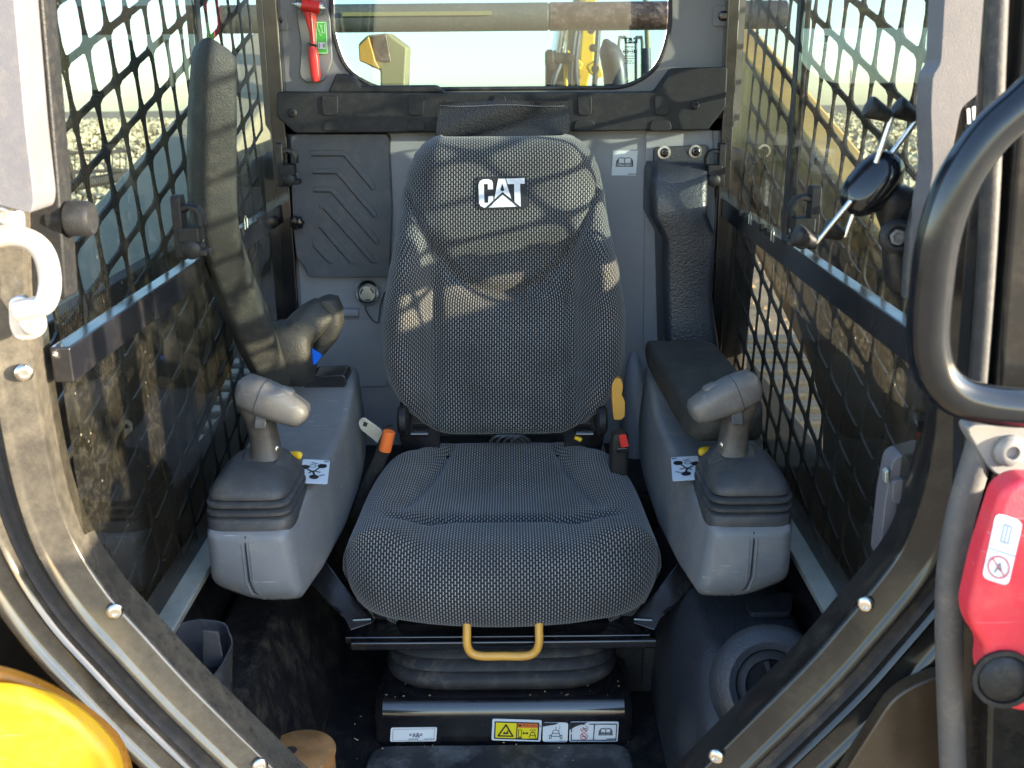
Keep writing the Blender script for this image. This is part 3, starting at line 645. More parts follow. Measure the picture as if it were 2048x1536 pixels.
for k, pts in enumerate(ribs):
    rb = B().prism(pp(zc_(pts), 2.02), (0, -.003, 0)).build('slot_rib', 'cover_plastic', t, bevel=.0012)
    b = B(); (xa, ya), (xb, yb) = low[k]; n = max(4, int(math.hypot(xb-xa, yb-ya)/17))
    for i in range(n):
        f0 = i/n; f1 = (i+.72)/n
        q = zc_([(xa+(xb-xa)*f0-2, ya+(yb-ya)*f0+5), (xa+(xb-xa)*f1-2, ya+(yb-ya)*f1+5), (xa+(xb-xa)*f1+5, ya+(yb-ya)*f1-4), (xa+(xb-xa)*f0+5, ya+(yb-ya)*f0-4)])
        b.prism(pp(q, 2.0195), (0, -.0012, 0))
    if k < 3:
        q = zc_([(pts[0][0], pts[-1][1]+1), (pts[-2][0], pts[-2][1]+1), (pts[-2][0], pts[-2][1]+7), (pts[0][0], pts[-1][1]+7)])
        b.prism(pp(q, 2.0195), (0, -.0012, 0))
    b.build('vent_slots', 'patch_black', rb)
b = B(); c = P(597, 443, 2.018); n = 28; rings = []
for r, h in ((.8, 0), (.85, .004), (1, .010), (1, .018), (.8, .023), (.3, .0245)):
    rings.append([c + V((math.cos(2*math.pi*k/n), 0, math.sin(2*math.pi*k/n)))*(.013*r*(1+.10*math.cos(7*2*math.pi*k/n)*(r > .5))) + V((0, -h, 0)) for k in range(n)])
b.loft(rings); b.build('star_knob', 'mirror_paint', t)

# power socket with a tethered cap
t = thing('power_socket', 'round chrome power socket with a tethered cap on the rear wall', 'power socket', P(737, 600, 2.05))
B().prism(fillet(pp([(707, 562), (758, 562), (760, 590), (748, 612), (722, 610), (708, 592)], 2.046), .014, 4), (0, -.004, 0)).build('socket_plate', 'grey_plastic', t, bevel=.002)
c = P(736, 585, 2.042)
B().lathe(c, (0, -1, 0), [(.025, 0), (.025, .006), (.022, .011), (.019, .011), (.018, .006)], 32).build('bezel', 'chrome', t)
cp = B().lathe(c+V((0, -.006, 0)), (0, -1, 0), [(.0175, 0), (.0175, .004), (.0155, .007), (.003, .0075)], 28).build('cap', 'zinc', t)
for k in range(3):
    a = 2*math.pi*k/3+.6
    B().tube([c+V((math.cos(a+q)*.0125, -.0137, math.sin(a+q)*.0125)) for q in (-.45, -.2, 0, .2, .45)], .0016, 6).build('notch', 'ink', cp)
B().tube(smooth([P(730, 607, 2.03), P(733, 622, 2.025), P(745, 640, 2.025), P(756, 645, 2.025), P(759, 630, 2.03), P(761, 612, 2.035), P(768, 590, 2.04), P(770, 584, 2.042)], 5), .0016, 6).build('tether', 'hose_black', t)

# manual reminder sticker
O = P(1223, 351, 2.049); s_ = thing('sticker', 'white square sticker with open book symbol on the grey rear wall', 'sticker', O)
U = P(1272, 351, 2.049)-O; Wv = P(1226, 301, 2.049)-O
sticker(s_, O, U, Wv, book(.1, .2, .9, .9)+[('marks', 'ink', 8, (.84, .06), .06)], 'white_tag', name='paper')

# black moulded duct on the right of the rear wall
t = thing('duct_cover', 'black textured duct cover bolted to the right of the rear wall', 'duct cover', P(1370, 670, 2.05))
plt = B().prism(fillet(pp([(1308, 295), (1418, 290), (1418, 335), (1307, 335)], 2.03), .008, 3), (0, .02, 0)).build('mount_plate', 'duct_plastic', t, bevel=.003)
for px, py in ((1328.6, 305), (1391, 303)):
    bolt('bolt', P(px, py, 2.03), (0, -1, 0), .0085, 'black_paint', plt)
    B().lathe(P(px, py, 2.0305), (0, -1, 0), [(.0125, 0), (.0125, .001), (.009, .0012)], 24).build('washer', 'steel', plt)
prof = [(1312, 1413, 326, 2.0), (1312, 1412, 345, 1.965), (1313, 1410, 370, 1.95), (1312, 1409, 432, 1.945), (1322, 1417, 452, 1.945), (1336, 1427, 478, 1.945), (1337, 1424, 530, 1.945), (1338, 1419, 592, 1.945), (1340, 1424, 640, 1.94), (1342, 1432, 690, 1.935), (1344, 1436, 740, 1.93)]
rings = []
for xl, xr, py, Y in prof:
    a = P(xl, py, Y); c = P(xr, py, Y)
    q = [V((a.x-.012, 2.045, a.z)), V((a.x-.010, Y+.02, a.z)), V((a.x-.004, Y+.003, a.z)), V((a.x+.006, Y, a.z)), V((a.x*.5+c.x*.5, Y-.001, a.z)), V((c.x-.006, Y, c.z)), V((c.x+.003, Y+.004, c.z)), V((c.x+.008, Y+.02, c.z)), V((c.x+.010, 2.045, c.z))]
    rings.append(q)
B().loft(rings, cap=True).build('duct', 'duct_plastic', t, sharp=60)

# emergency hammer and its green sign
t = thing('emergency_hammer', 'red emergency hammer hanging beside the rear window', 'hammer', P(628, 160, 2.03))
Yh = 2.02
ha = P(604, 10, Yh); hb2 = P(641, 16, Yh); ax = hb2-ha
B().lathe(ha, ax, [(.010, 0), (.0118, .002), (.0118, ax.length-.002), (.010, ax.length)], 20).build('head', 'red', t)
B().lathe(ha, -ax, [(.010, 0), (.008, .006), (.003, .013), (.001, .018)], 16).build('tip', 'steel', t)
B().lathe(hb2, ax, [(.010, 0), (.007, .004), (.001, .009)], 16).build('tip', 'steel', t)
def strip(pts_w, nm, mt, d, par, Y=Yh):
    rings = []
    for x, y, wd in pts_w:
        c = P(x, y, Y); rings.append(sring(c, wd, d, (1, 0, 0), (0, 1, 0), 14, 3))
    return B().loft(rings).build(nm, mt, par)
strip([(620, 18, .013), (622, 40, .010), (625, 65, .006), (627, 88, .0042)], 'shaft', 'red', .006, t)
B().tube([P(622, 22, Yh-.006), P(627, 84, Yh-.006)], .0015, 6).build('shaft_rib', 'red', t)
strip([(625, 93, .004), (626, 98, .0085), (628, 120, .0095), (631, 150, .009), (632, 160, .007), (632, 163, .004)], 'handle', 'red', .008, t)
strip([(618, 86, .004), (632, 92, .004)], 'clip', 'black_plastic', .012, t, 2.026)
O = P(633, 108, 2.039); U = P(656, 108, 2.039)-O; Wv = P(630, 43, 2.039)-O
s_ = thing('sign', 'green emergency exit hammer sign beside the red hammer', 'sign', O)
sticker(s_, O, U, Wv, [('line', 'pale_ink', [(.06, .03), (.94, .03), (.94, .97), (.06, .97), (.06, .03)], .03), ('poly', 'white_tag', [(.18, .16), (.84, .16), (.84, .36), (.18, .36)]),
    ('poly', 'grey_ink', [(.26, .18), (.34, .18), (.34, .34), (.26, .34)]), ('line', 'grey_ink', [(.62, .20), (.78, .32)], .03), ('line', 'grey_ink', [(.62, .32), (.78, .20)], .03), ('line', 'grey_ink', [(.42, .26), (.55, .26)], .015),
    ('line', 'pale_ink', [(.2, .95), (.22, .78), (.4, .66), (.35, .6), (.5, .58)], .025), ('line', 'pale_ink', [(.45, .85), (.6, .75), (.55, .66), (.8, .64), (.8, .92)], .025), ('line', 'pale_ink', [(.4, .9), (.62, .86)], .025)], 'green_tag', rad=.002, name='plate')

# rear window glass with print seen from behind
t = thing('rear_window', 'wide rear window with rounded lower corners above the seat', 'window', P(1000, 178, 2.1))
b = B(); ins = [p+V((0, .012, 0)) for p in inner]; b.add(ins, [tuple(range(len(ins)))]); b.build('pane', 'rear_glass', t, smooth=False)
def cat_polys(mir=False):
    Cc = [(0, .18), (.03, .06), (.10, 0), (.22, 0), (.29, .05), (.31, .14), (.31, .36), (.20, .36), (.20, .17), (.115, .17), (.115, .83), (.20, .83), (.20, .60), (.31, .60), (.31, .86), (.28, .95), (.20, 1), (.10, 1), (.03, .94), (0, .84)]
    A1 = [(.33, .72), (.43, 0), (.58, 0), (.70, .72), (.66, .66), (.53, .50)]
    hole = None
    T = [(.60, 0), (1, 0), (1, .20), (.90, .20), (.90, 1), (.77, 1), (.77, .20), (.635, .20)]
    tri_ = [(.20, 1.0), (.515, .56), (.83, 1.0)]
    return [Cc, A1, T, tri_]
pol = [[(1-x, 1-y) for x, y in q] for q in cat_polys()]
O = P(1247, 87, 2.087); U = P(1275, 87, 2.087)-O; Wv = P(1247, 75, 2.087)-O
prn = sticker(t, O, U, Wv, [('poly', 'ink', q) for q in pol])
O = P(1238, 128, 2.087); U = P(1278, 128, 2.087)-O; Wv = P(1238, 90, 2.087)-O
sticker(t, O, U, Wv, [('marks', 'ink', 8, (.55, .90), .10), ('marks', 'ink', 6, (.5, .66), .16), ('line', 'ink', [(.2, .66), (.26, .76), (.5, .79), (.74, .76), (.8, .66), (.74, .56), (.5, .53), (.26, .56), (.2, .66)], .02)]
        + [('marks', 'ink', tx, (.5, y), .08) for tx, y in ((10, .42), (9, .29), (7, .16), (9, .05))])

# ================================================================== SEAT
seat = thing('operator_seat', 'grey dotted fabric operator seat in the middle of the cab', 'seat', (0, 1.55, .0))
def uvgrid(name, grid, mat, parent, close=None):
    """grid[j][i] of points -> mesh with arc length uv"""
    nj, ni = len(grid), len(grid[0]); vs = [p for r in grid for p in r]
    fs = [(j*ni+i, j*ni+i+1, (j+1)*ni+i+1, (j+1)*ni+i) for j in range(nj-1) for i in range(ni-1)]
    mid = ni//2; uu = [[0.0]*ni for _ in range(nj)]; vv = [[0.0]*ni for _ in range(nj)]
    for j in range(nj):
        for i in range(mid+1, ni): uu[j][i] = uu[j][i-1]+(grid[j][i]-grid[j][i-1]).length
        for i in range(mid-1, -1, -1): uu[j][i] = uu[j][i+1]-(grid[j][i]-grid[j][i+1]).length
    acc = 0.0
    for j in range(nj):
        if j: acc += (grid[j][mid]-grid[j-1][mid]).length
        for i in range(ni): vv[j][i] = acc
    me = bpy.data.meshes.new(name); me.from_pydata([tuple(v) for v in vs], [], fs); me.update()
    ul = me.uv_layers.new(name='UVMap')
    for lp in me.loops:
        j, i = divmod(lp.vertex_index, ni); ul.data[lp.index].uv = (uu[j][i]+5.0, vv[j][i]+5.0)
    me.polygons.foreach_set('use_smooth', [True]*len(me.polygons)); me.materials.append(MAT[mat])
    o = bpy.data.objects.new(name, me); COL.objects.link(o); adopt(o, parent)
    return o
def interp(tab, x):
    if x <= tab[0][0]: return tab[0][1]
    for (a, va), (b_, vb) in zip(tab[:-1], tab[1:]):
        if x <= b_:
            k = (x-a)/(b_-a); k = k*k*(3-2*k)*.5+k*.5; return va+(vb-va)*k
    return tab[-1][1]
# --- backrest
def back_Y(z): return 1.735 + (z-.354)*.27
outl = [(868, 876, 1140), (850, 856, 1162), (830, 838, 1181), (800, 812, 1206), (770, 791, 1226), (740, 776, 1239), (700, 768, 1247), (640, 767, 1249), (600, 771, 1245), (540, 780, 1236), (490, 790, 1225), (450, 795, 1217), (400, 800, 1212), (350, 811, 1203), (310, 826, 1188), (290, 842, 1170), (278, 860, 1152), (272, 878, 1132)]
tl, trr = [], []
for py, xl, xr in outl:
    z = P(1004, py, 1.8).z
    for _ in range(3): z = P(1004, py, back_Y(z)).z
    tl.append((z, P(xl, py, back_Y(z)).x)); trr.append((z, P(xr, py, back_Y(z)).x))
z0, z1 = tl[0][0], tl[-1][0]
NJ, NI = 90, 81; grid = []
def sstep(a, b_, x):
    k = max(0, min(1, (x-a)/(b_-a))); return k*k*(3-2*k)
def back_pt(t, z, edge=1.0):
    xl = interp(tl, z); xr = interp(trr, z); c = (xl+xr)/2; hw = (xr-xl)/2
    x = c + hw*t; h = (z-z0)/(z1-z0); X = abs(x-.0)
    # centre panel, side bolsters, lumbar swell and head part
    bol = sstep(.108, .175, X)*sstep(.80, .62, h)*.044
    crease = -0.013*math.exp(-((X-.120)/.010)**2)*sstep(.66, .5, h)*sstep(0, .08, h)
    lum = .012*math.exp(-((h-.28)/.16)**2)*sstep(.14, .05, X)
    head = .022*sstep(.60, .72, h)*sstep(.16, .10, X)*(1-.3*h)
    dip = -.015*math.exp(-((h-(.485+(X/.11)**2.4*.13))/.022)**2)*sstep(.19, .15, X)
    wing = .010*sstep(.12, .17, X)*math.exp(-((h-.55)/.2)**2)
    r = max(0, (abs(t)-(1-.030/hw*1.35))/(.030/hw*1.35)); rnd_ = (1-math.sqrt(max(0, 1-r*r)))*.055
    he = max(0, (h-.93)/.07, (.06-h)/.06); rv = (1-math.sqrt(max(0, 1-min(1, he)**2)))*.04
    return V((x, back_Y(z)-.03 - bol - crease - lum - head - dip - wing + max(rnd_, rv) + .5*min(rnd_, rv), z))
zs = [z0+(z1-z0)*(0.5-0.5*math.cos(math.pi*j/(NJ-1))) for j in range(NJ)]
for z in zs:
    row = []
    for i in range(NI):
        t_ = -1+2*i/(NI-1); t_ = math.copysign(1-(1-abs(t_))**1.25, t_)
        row.append(back_pt(t_, z))
    xl, xr = row[0], row[-1]
    row = [V((xl.x+.02, 1.90+(z-.6)*.2, z)), V((xl.x+.001, xl.y+.03, z))]+row+[V((xr.x-.001, xr.y+.03, z)), V((xr.x-.02, 1.90+(z-.6)*.2, z))]
    grid.append(row)
def shift(row, dz, dy): return [V((p.x*.97, p.y+dy, p.z+dz)) for p in row]
grid = [shift(grid[0], .004, .03)]+grid+[shift(grid[-1], -.002, .02), [V((p.x*.9, 1.92, p.z-.01)) for p in grid[-1]]]
back = uvgrid('backrest', grid, 'seat_fabric', seat)
# --- emblem patch
def pat(u, v, k):
    """u,v in unit square of the patch (v down); k lift"""
    px_ = 952+ u*102 + v*2; py_ = 354 - u*3 + v*66
    z = P(px_, py_, 1.84).z
    for _ in range(4):
        q = P(px_, py_, back_pt(0, z).y-.0015-k); z = q.z
    return q
b = B(); n = 10; ol = []
for i in range(n+1): ol.append((i/n*.9+.05, 0))
ol = [(.06, 0), (.95, 0), (1, .03), (1, .95), (.97, 1), (.16, 1), (.06, .96), (.015, .86), (0, .75), (0, .12), (.02, .04)]
b.add([pat(u, v, .001) for u, v in ol], [tuple(range(len(ol)))]); patch = b.build('emblem_patch', 'patch_black', back, smooth=False)
b = B()
for q in cat_polys():
    b.add([pat(.045+u*.905, .075+v*.86, .0022) for u, v in q], [tuple(range(len(q)))])
b.build('letters', 'patch_white', patch, smooth=False)
b = B(); q = [(.47, .40), (.515, .16), (.56, .40), (.515, .45)]
b.add([pat(.045+u*.905, .075+v*.86, .0028) for u, v in q], [tuple(range(4))]); b.build('letter_gap', 'patch_black', patch, smooth=False)
b = B(); q = [(.14, 1.0), (.515, .47), (.89, 1.0), (.83, 1.0), (.515, .56), (.20, 1.0)]
b.add([pat(.045+u*.905, .075+v*.86, .0026) for u, v in q], [tuple(range(6))]); b.build('letter_gap', 'patch_black', patch, smooth=False)
# --- leather flap behind the top of the backrest
Yl = 1.925; fl = []
for j in range(9):
    py = 203+j*11; row = []
    for i in range(17):
        k = i/16; x = (878-8*j/8)+(258+14*j/8)*k
        row.append(P(x, py-1.5*k+1.5*math.sin(k*9+j), Yl+.004*math.sin(k*7+j*.8)))
    fl.append(row)
flap = uvgrid('head_flap', fl+[[p+V((0, .006, 0)) for p in r] for r in fl[::-1]], 'leather', seat)
b = B()
for i in range(60):
    k = i/60; p = P(880+250*k, 211+1.5*math.sin(k*9), Yl-.0055); q = P(880+250*(k+.010), 211, Yl-.0055); q.z = p.z
    b.tube([p, q], .0008, 4)
b.build('stitches', 'grey_ink', flap)
# --- cushion
grid = []; prof = [(1.80, .300, .150), (1.765, .325, .165), (1.74, .337, .172), (1.71, .336, .182), (1.68, .330, .205), (1.64, .325, .218), (1.59, .3215, .226), (1.54, .319, .230), (1.49, .3175, .2325), (1.45, .3185, .234), (1.41, .320, .235), (1.375, .3185, .2345), (1.352, .310, .2335), (1.337, .297, .232), (1.327, .279, .230), (1.322, .258, .226), (1.324, .236, .218), (1.331, .216, .206), (1.345, .202, .185), (1.37, .197, .165)]
sp = smooth([V(p) for p in prof], 5); NI = 85; mx = P(1003, 1110, 1.35).x
for p in sp:
    Y, z, hw = p; row = []
    front = sstep(1.40, 1.345, Y)
    for i in range(NI):
        t_ = -1+2*i/(NI-1); t_ = math.copysign(1-(1-abs(t_))**1.3, t_); x = t_*hw; X = abs(x)
        top = sstep(1.33, 1.39, Y)
        bol = .020*sstep(.105, .165, X)*top*sstep(1.74, 1.66, Y)
        bowl = -.012*sstep(.13, .04, X)*math.exp(-((Y-1.58)/.09)**2)
        cr = -.013*math.exp(-((X-(.118+.25*(1.62-Y)))/.010)**2)*top*sstep(1.42, 1.52, Y)*sstep(1.76, 1.70, Y)
        cr2 = -.011*math.exp(-((Y-(1.475-.35*max(0, X-.07)))/.012)**2)*sstep(.19, .15, X)
        r = max(0, (abs(t_)-(1-.05/hw))/(.05/hw)); rd = (1-math.sqrt(max(0, 1-r*r)))*.085
        zz = z + bol + bowl + cr + cr2 - rd*.8*top - rd*.10*(1-top)
        row.append(V((mx+x, Y + .034*front*(x/hw)**2 + rd*.45*(1-top), zz)))
    a, c = row[0], row[-1]
    row = [V((a.x+.03, a.y+.02, a.z-.05)), V((a.x+.006, a.y+.004, a.z-.022))]+row+[V((c.x-.006, c.y+.004, c.z-.022)), V((c.x-.03, c.y+.02, c.z-.05))]
    grid.append(row)
cush = uvgrid('cushion', grid, 'seat_fabric', seat)
# --- recliner brackets, lever, buckle, belt tongue
for s in (-1, 1):
    def sp_(x, y, Y): return P(x if s < 0 else 2008-x, y, Y)
    B().prism(fillet([sp_(x, y, 1.72) for x, y in ((800, 790), (822, 785), (848, 845), (880, 862), (880, 905), (815, 930), (800, 880))], .006, 3), (0, .02, 0)).build('recliner_plate', 'black_paint', seat, bevel=.003)
    B().lathe(sp_(806, 840, 1.70), (1, 0, 0), [(.022, -.008), (.026, -.004), (.026, .006), (.02, .01)], 24).build('recliner_disc', 'black_plastic', seat)
    B().tube([sp_(822, 868, 1.70), sp_(856, 868, 1.70)], .005, 10).build('pivot_pin', 'black_paint', seat)
B().box((-.18, 1.70, .20), (.18, 1.82, .325)).build('rear_frame', 'black_paint', seat, bevel=.01)
b = B()
for k in range(4):
    b.tube(smooth([P(980+k*14, 884, 1.72), P(990+k*14, 874, 1.71), P(1010+k*12, 872, 1.715), P(1030+k*10, 884, 1.73)], 4), .0025, 6)
b.build('wire_loom', 'hose_black', seat)
B().tube([P(1150, 874, 1.70), P(1162, 880, 1.70)], .004, 8).build('wire_tag', 'bright_yellow', seat)
pts = [(1224, 768), (1230, 757), (1243, 757), (1247, 775), (1243, 790), (1250, 802), (1250, 833), (1243, 840), (1227, 840), (1224, 800)]
B().prism(fillet(pp(pts, 1.70), .004, 3), (0, .016, 0)).build('recline_lever', 'amber_plastic', seat, bevel=.003)
bk = B().loft([sring(P(x, y, 1.60), a, .013, (1, 0, 0), (0, 1, 0), 18, 4) for x, y, a in ((1238, 945, .014), (1237, 925, .016), (1238, 890, .0155), (1239, 868, .014), (1240, 864, .010))]).build('belt_buckle', 'black_plastic', seat)
B().prism(fillet(pp([(1237, 869), (1252, 867), (1258, 892), (1242, 895)], 1.586), .003, 3), (0, -.003, 0)).build('release_button', 'red', bk, bevel=.001)
B().prism(fillet(pp([(1232, 896), (1256, 894), (1257, 903), (1234, 905)], 1.586), .002, 2), (0, -.004, 0)).build('buckle_slot', 'black_paint', bk, bevel=.001)
b = B(); q = fillet(pp([(716, 842), (727, 834), (766, 862), (760, 890), (752, 884), (720, 858)], 1.64), .005, 3); b.prism(q, (0, .004, 0)); tg = b.build('belt_tongue', 'zinc', seat, bevel=.001)
B().prism(fillet(pp([(728, 843), (736, 846), (733, 854), (725, 851)], 1.6395), .001, 2), (0, -.0008, 0)).build('tongue_hole', 'ink', tg)
B().tube([P(769, 902, 1.62), P(779, 862, 1.62)], [.0105, .0105], 16).build('belt_sleeve', 'orange', seat, bevel=.002)
b = B().loft([sring(P(x, y, 1.635), a, .006, (1, 0, .2), (0, 1, 0), 10, 3) for x, y, a in ((778, 852, .006), (772, 880, .013), (765, 905, .014), (752, 935, .014), (728, 985, .013), (712, 1030, .012))]); b.build('belt_strap', 'black_plastic', seat)
# --- frame, bar, handle, bellows
bar_ = B().prism([V((P(698, 1270, 1.345).x, 1.345, .164)), V((P(1316, 1270, 1.345).x, 1.345, .164)), V((P(1316, 1270, 1.345).x, 1.345, .178)), V((P(698, 1270, 1.345).x, 1.345, .178))], (0, .012, 0)).build('front_bar', 'black_paint', seat, bevel=.003)
B().box((-.235, 1.357, .168), (.215, 1.74, .180)).build('seat_pan', 'black_paint', seat, bevel=.002)
B().box((-.20, 1.40, .180), (.18, 1.72, .26)).build('cushion_base', 'black_plastic', seat, bevel=.01)
for s in (-1, 1):
    def sp_(x, y, Y): return P(x if s < 0 else 2010-x, y, Y)
    q = [sp_(612, 1160, 1.42), sp_(650, 1120, 1.44), sp_(742, 1238, 1.38), sp_(745, 1246, 1.37), sp_(700, 1262, 1.36), sp_(690, 1240, 1.37)]
    B().prism(q, (0, .012, .0)).build('side_bracket', 'black_paint', seat, bevel=.003)
    B().tube([sp_(648, 1196, 1.405), sp_(684, 1228, 1.375)], .0032, 8).build('weld_bead', 'black_paint', seat)
    B().tube([sp_(706, 1240, 1.372), sp_(742, 1238, 1.374)], .003, 8).build('weld_bead', 'black_paint', seat)
hp = smooth([P(934, 1235, 1.345), P(934, 1262, 1.333), P(934, 1288, 1.328), P(942, 1305, 1.327), P(962, 1312, 1.326), P(1005, 1312, 1.326), P(1050, 1312, 1.326), P(1070, 1304, 1.327), P(1078, 1286, 1.328), P(1078, 1262, 1.333), P(1078, 1235, 1.345)], 5)
B().tube(hp, .0062, 14).build('slide_handle', 'amber_plastic', seat)
rings = []; ribs_ = [(.122, 0), (.117, .006), (.111, .007), (.106, 0), (.101, .006), (.094, .007), (.089, 0), (.084, .006), (.077, .007), (.072, 0), (.067, .006), (.058, .007), (.052, .004), (.046, .0)]
rings.append(sring((-.006, 1.545, .168), .163, .146, (1, 0, 0), (0, 1, 0), 48, 5))

for z, o_ in ribs_: 
    z = .160-(.122-z)*1.12; g_ = (.160-z)*.25; rings.append(sring((-.006, 1.545, z), .163+o_*1.8+g_*.4, .146+o_*1.8+g_, (1, 0, 0), (0, 1, 0), 48, 5))
B().loft(rings).build('suspension_bellows', 'rubber', seat, sharp=70)

# ================================================================== SEAT PLINTH AND FLOOR THINGS
t = thing('seat_plinth', 'glossy black steel plinth under the seat with stickers on its front', 'plinth', (0, 1.5, 0))
rings = []
for x0, x1 in ((-.196, .19),):
    prof_ = [(1.345, -.01), (1.345, .048), (1.347, .058), (1.352, .066), (1.360, .0715), (1.371, .0735), (1.80, .0735), (1.80, -.01)]
    for x in (x0, x0+.012, x1-.012, x1):
        k = .008 if x in (x0, x1) else 0
        rings.append([V((x, Y+k, z-k)) for Y, z in prof_])
B().loft(rings).build('plinth_box', 'black_paint', t, sharp=35)
B().prism(fillet([(-.235, .9, .001), (.185, .9, .001), (.185, 1.335, .001), (-.20, 1.335, .001)], .03, 4), (0, 0, .008)).build('floor_mat', 'floor_mat', t, bevel=.003)
Ys = 1.3445
def fs(name_, lbl, bl, br, tl_, els, base, rad):
    O = P(*bl, Ys); U = P(*br, Ys)-O; Wv = P(*tl_, Ys)-O
    s_ = thing('sticker', lbl, 'sticker', O); sticker(s_, O, U, Wv, els, base, rad, name='paper')
fs('s', 'worn pale blue info sticker at the left of the plinth front', (780, 1483), (872, 1482), (782, 1455),
   [('line', 'grey_ink', [(.05, .1), (.95, .1), (.95, .9), (.05, .9), (.05, .1)], .03), ('marks', 'grey_ink', 4, (.55, .5), .3), ('marks', 'grey_ink', 3, (.56, .38), .22), ('marks', 'grey_ink', 8, (.85, .18), .12), ('marks', 'grey_ink', 6, (.5, .18), .14)], 'white_tag', .003)
warn = [('poly', 'yellow_tag', [(.06, .12), (.94, .12), (.94, .88), (.06, .88)]), ('poly', 'orange_tag', [(.51, .64), (.94, .64), (.94, .88), (.51, .88)]),
        ('line', 'ink', [(.06, .12), (.94, .12), (.94, .88), (.06, .88), (.06, .12)], .05), ('line', 'ink', [(.505, .12), (.505, .88)], .04), ('line', 'ink', [(.13, .24), (.28, .76), (.43, .24), (.13, .24)], .06),
        ('text', 'ink', 'WARNING', (.755, .755), .155, 1.25), ('poly', 'ink', [(.525, .70), (.56, .82), (.595, .70)]),
        ('poly', 'ink', [(.22, .33), (.25, .45), (.28, .38), (.31, .47), (.34, .33)]), ('line', 'ink', [(.31, .5), (.335, .42)], .03), ('line', 'ink', [(.33, .54), (.36, .44)], .03),
        ('line', 'ink', [(.54, .22), (.60, .22), (.60, .55), (.54, .55), (.54, .22)], .025), ('line', 'ink', [(.535, .17), (.61, .17)], .04), ('line', 'ink', [(.64, .40), (.72, .40)], .05), ('poly', 'ink', [(.62, .40), (.65, .48), (.65, .32)]), ('poly', 'ink', [(.74, .40), (.71, .48), (.71, .32)]),
        ('line', 'ink', [(.76, .20), (.80, .45), (.86, .45), (.90, .20)], .03), ('line', 'ink', [(.77, .30), (.89, .30)], .03), ('line', 'ink', [(.78, .52), (.80, .60)], .025), ('line', 'ink', [(.88, .52), (.86, .60)], .025), ('line', 'ink', [(.83, .45), (.83, .6)], .025), ('marks', 'ink', 8, (.86, .155), .05)]
fs('s', 'yellow warning sticker with triangle on the plinth front', (983, 1480), (1081, 1483), (985, 1437), warn, 'white_tag', .003)
fs('s', 'small white sticker with a machine outline and a peeled corner', (1085, 1483), (1135, 1484), (1086, 1444),
   [('line', 'ink', [(.34, .30), (.42, .62), (.62, .62), (.70, .30), (.34, .30)], .03), ('line', 'ink', [(.38, .46), (.66, .46)], .03), ('line', 'ink', [(.27, .18), (.27, .36), (.34, .36), (.34, .18), (.27, .18)], .03), ('line', 'ink', [(.70, .18), (.70, .36), (.77, .36), (.77, .18), (.70, .18)], .03), ('line', 'ink', [(.52, .62), (.52, .78)], .03), ('marks', 'grey_ink', 8, (.82, .07), .06), ('line', 'grey_ink', [(.64, .66), (.68, .76), (.66, .86)], .025), ('poly', 'patch_black', [(0, .80), (0, 1.0), (.62, 1.0), (.5, .93)]), ('poly', 'white_tag', [(.02, .74), (.05, .64), (.34, .66), (.62, .98), (.5, .90)])], 'white_tag', .004)
red = []
for v in (.66, .28): red += [('ring', 'red_ink', (.30, v), .17, .14), ('line', 'red_ink', [(.25, v+.12), (.35, v-.12)], .05), ('line', 'grey_ink', [(.26, v-.03), (.34, v+.03)], .05)]
fs('s', 'white sticker with red prohibition rings and book beside the warning sticker', (1138, 1483), (1235, 1483), (1140, 1443),
   red+[('line', 'ink', [(.04, .1), (.96, .1), (.96, .9), (.04, .9), (.04, .1)], .04), ('line', 'ink', [(.5, .1), (.5, .9)], .04), ('marks', 'ink', 8, (.86, .16), .07), ('poly', 'patch_black', [(0, .62), (0, 1), (.36, 1), (.12, .8)]), ('poly', 'patch_white', [(.0, .45), (.36, .99), (.40, .93), (.14, .62), (.03, .40)])]+book(.58, .2, .90, .85, 'grey_ink', 1.6), 'white_tag', .003)
# rusty round cap in the left front of the floor
t = thing('rusty_cap', 'rusty brown round can standing on the floor by the left door frame', 'can', (P(600, 1500, 1.20).x, 1.20, 0))
c = P(600, 1503, 1.20)
B().lathe((c.x, c.y, .0), (0, 0, 1), [(.043, 0), (.046, .01), (.046, c.z-.004), (.048, c.z-.003), (.048, c.z), (.046, c.z+.001), (.01, c.z+.0015)], 40).build('can_body', 'rust_cap', t)
B().lathe((P(581, 1497, 1.20).x, P(581, 1497, 1.20).y, c.z+.001), (0, 0, 1), [(.0085, 0), (.0085, .0012), (.004, .0014)], 20).build('lid_hole', 'dark_machine', t)
# left floor box and bin
t = thing('floor_box', 'black textured sloping box along the left of the cab floor', 'floor box', (-.3, 1.35, 0))
B().prism([(-.42, 1.02, .0), (-.42, 1.02, .20), (-.34, 1.02, .20), (-.275, 1.02, .0)], (0, .75, .0)).build('box_body', 'floor_black', t, bevel=.012)
t = thing('storage_bin', 'thin black plastic bin by the left door frame', 'bin', P(390, 1400, 1.10))
q = [(308, 1272), (350, 1247), (400, 1237), (452, 1244), (468, 1285), (446, 1330), (410, 1375), (380, 1400), (310, 1330)]
top_ = fillet([PZ(x, y, .325) for x, y in q], .01, 2); c = sum(top_, V((0, 0, 0)))/len(top_)
bot = [c+(p-c)*.72+V((0, 0, -.12)) for p in top_]; ti = [c+(p-c)*.955 for p in top_]; bi = [c+(p-c)*.68+V((0, 0, -.115)) for p in top_]
B().loft([bot, top_, ti, bi]).build('bin_wall', 'clear_black', t, sharp=50)
B().prism(pp([(405, 1262), (436, 1265), (448, 1330), (405, 1340)], 1.08), (0, .004, 0)).build('divider', 'clear_black', t, bevel=.001)
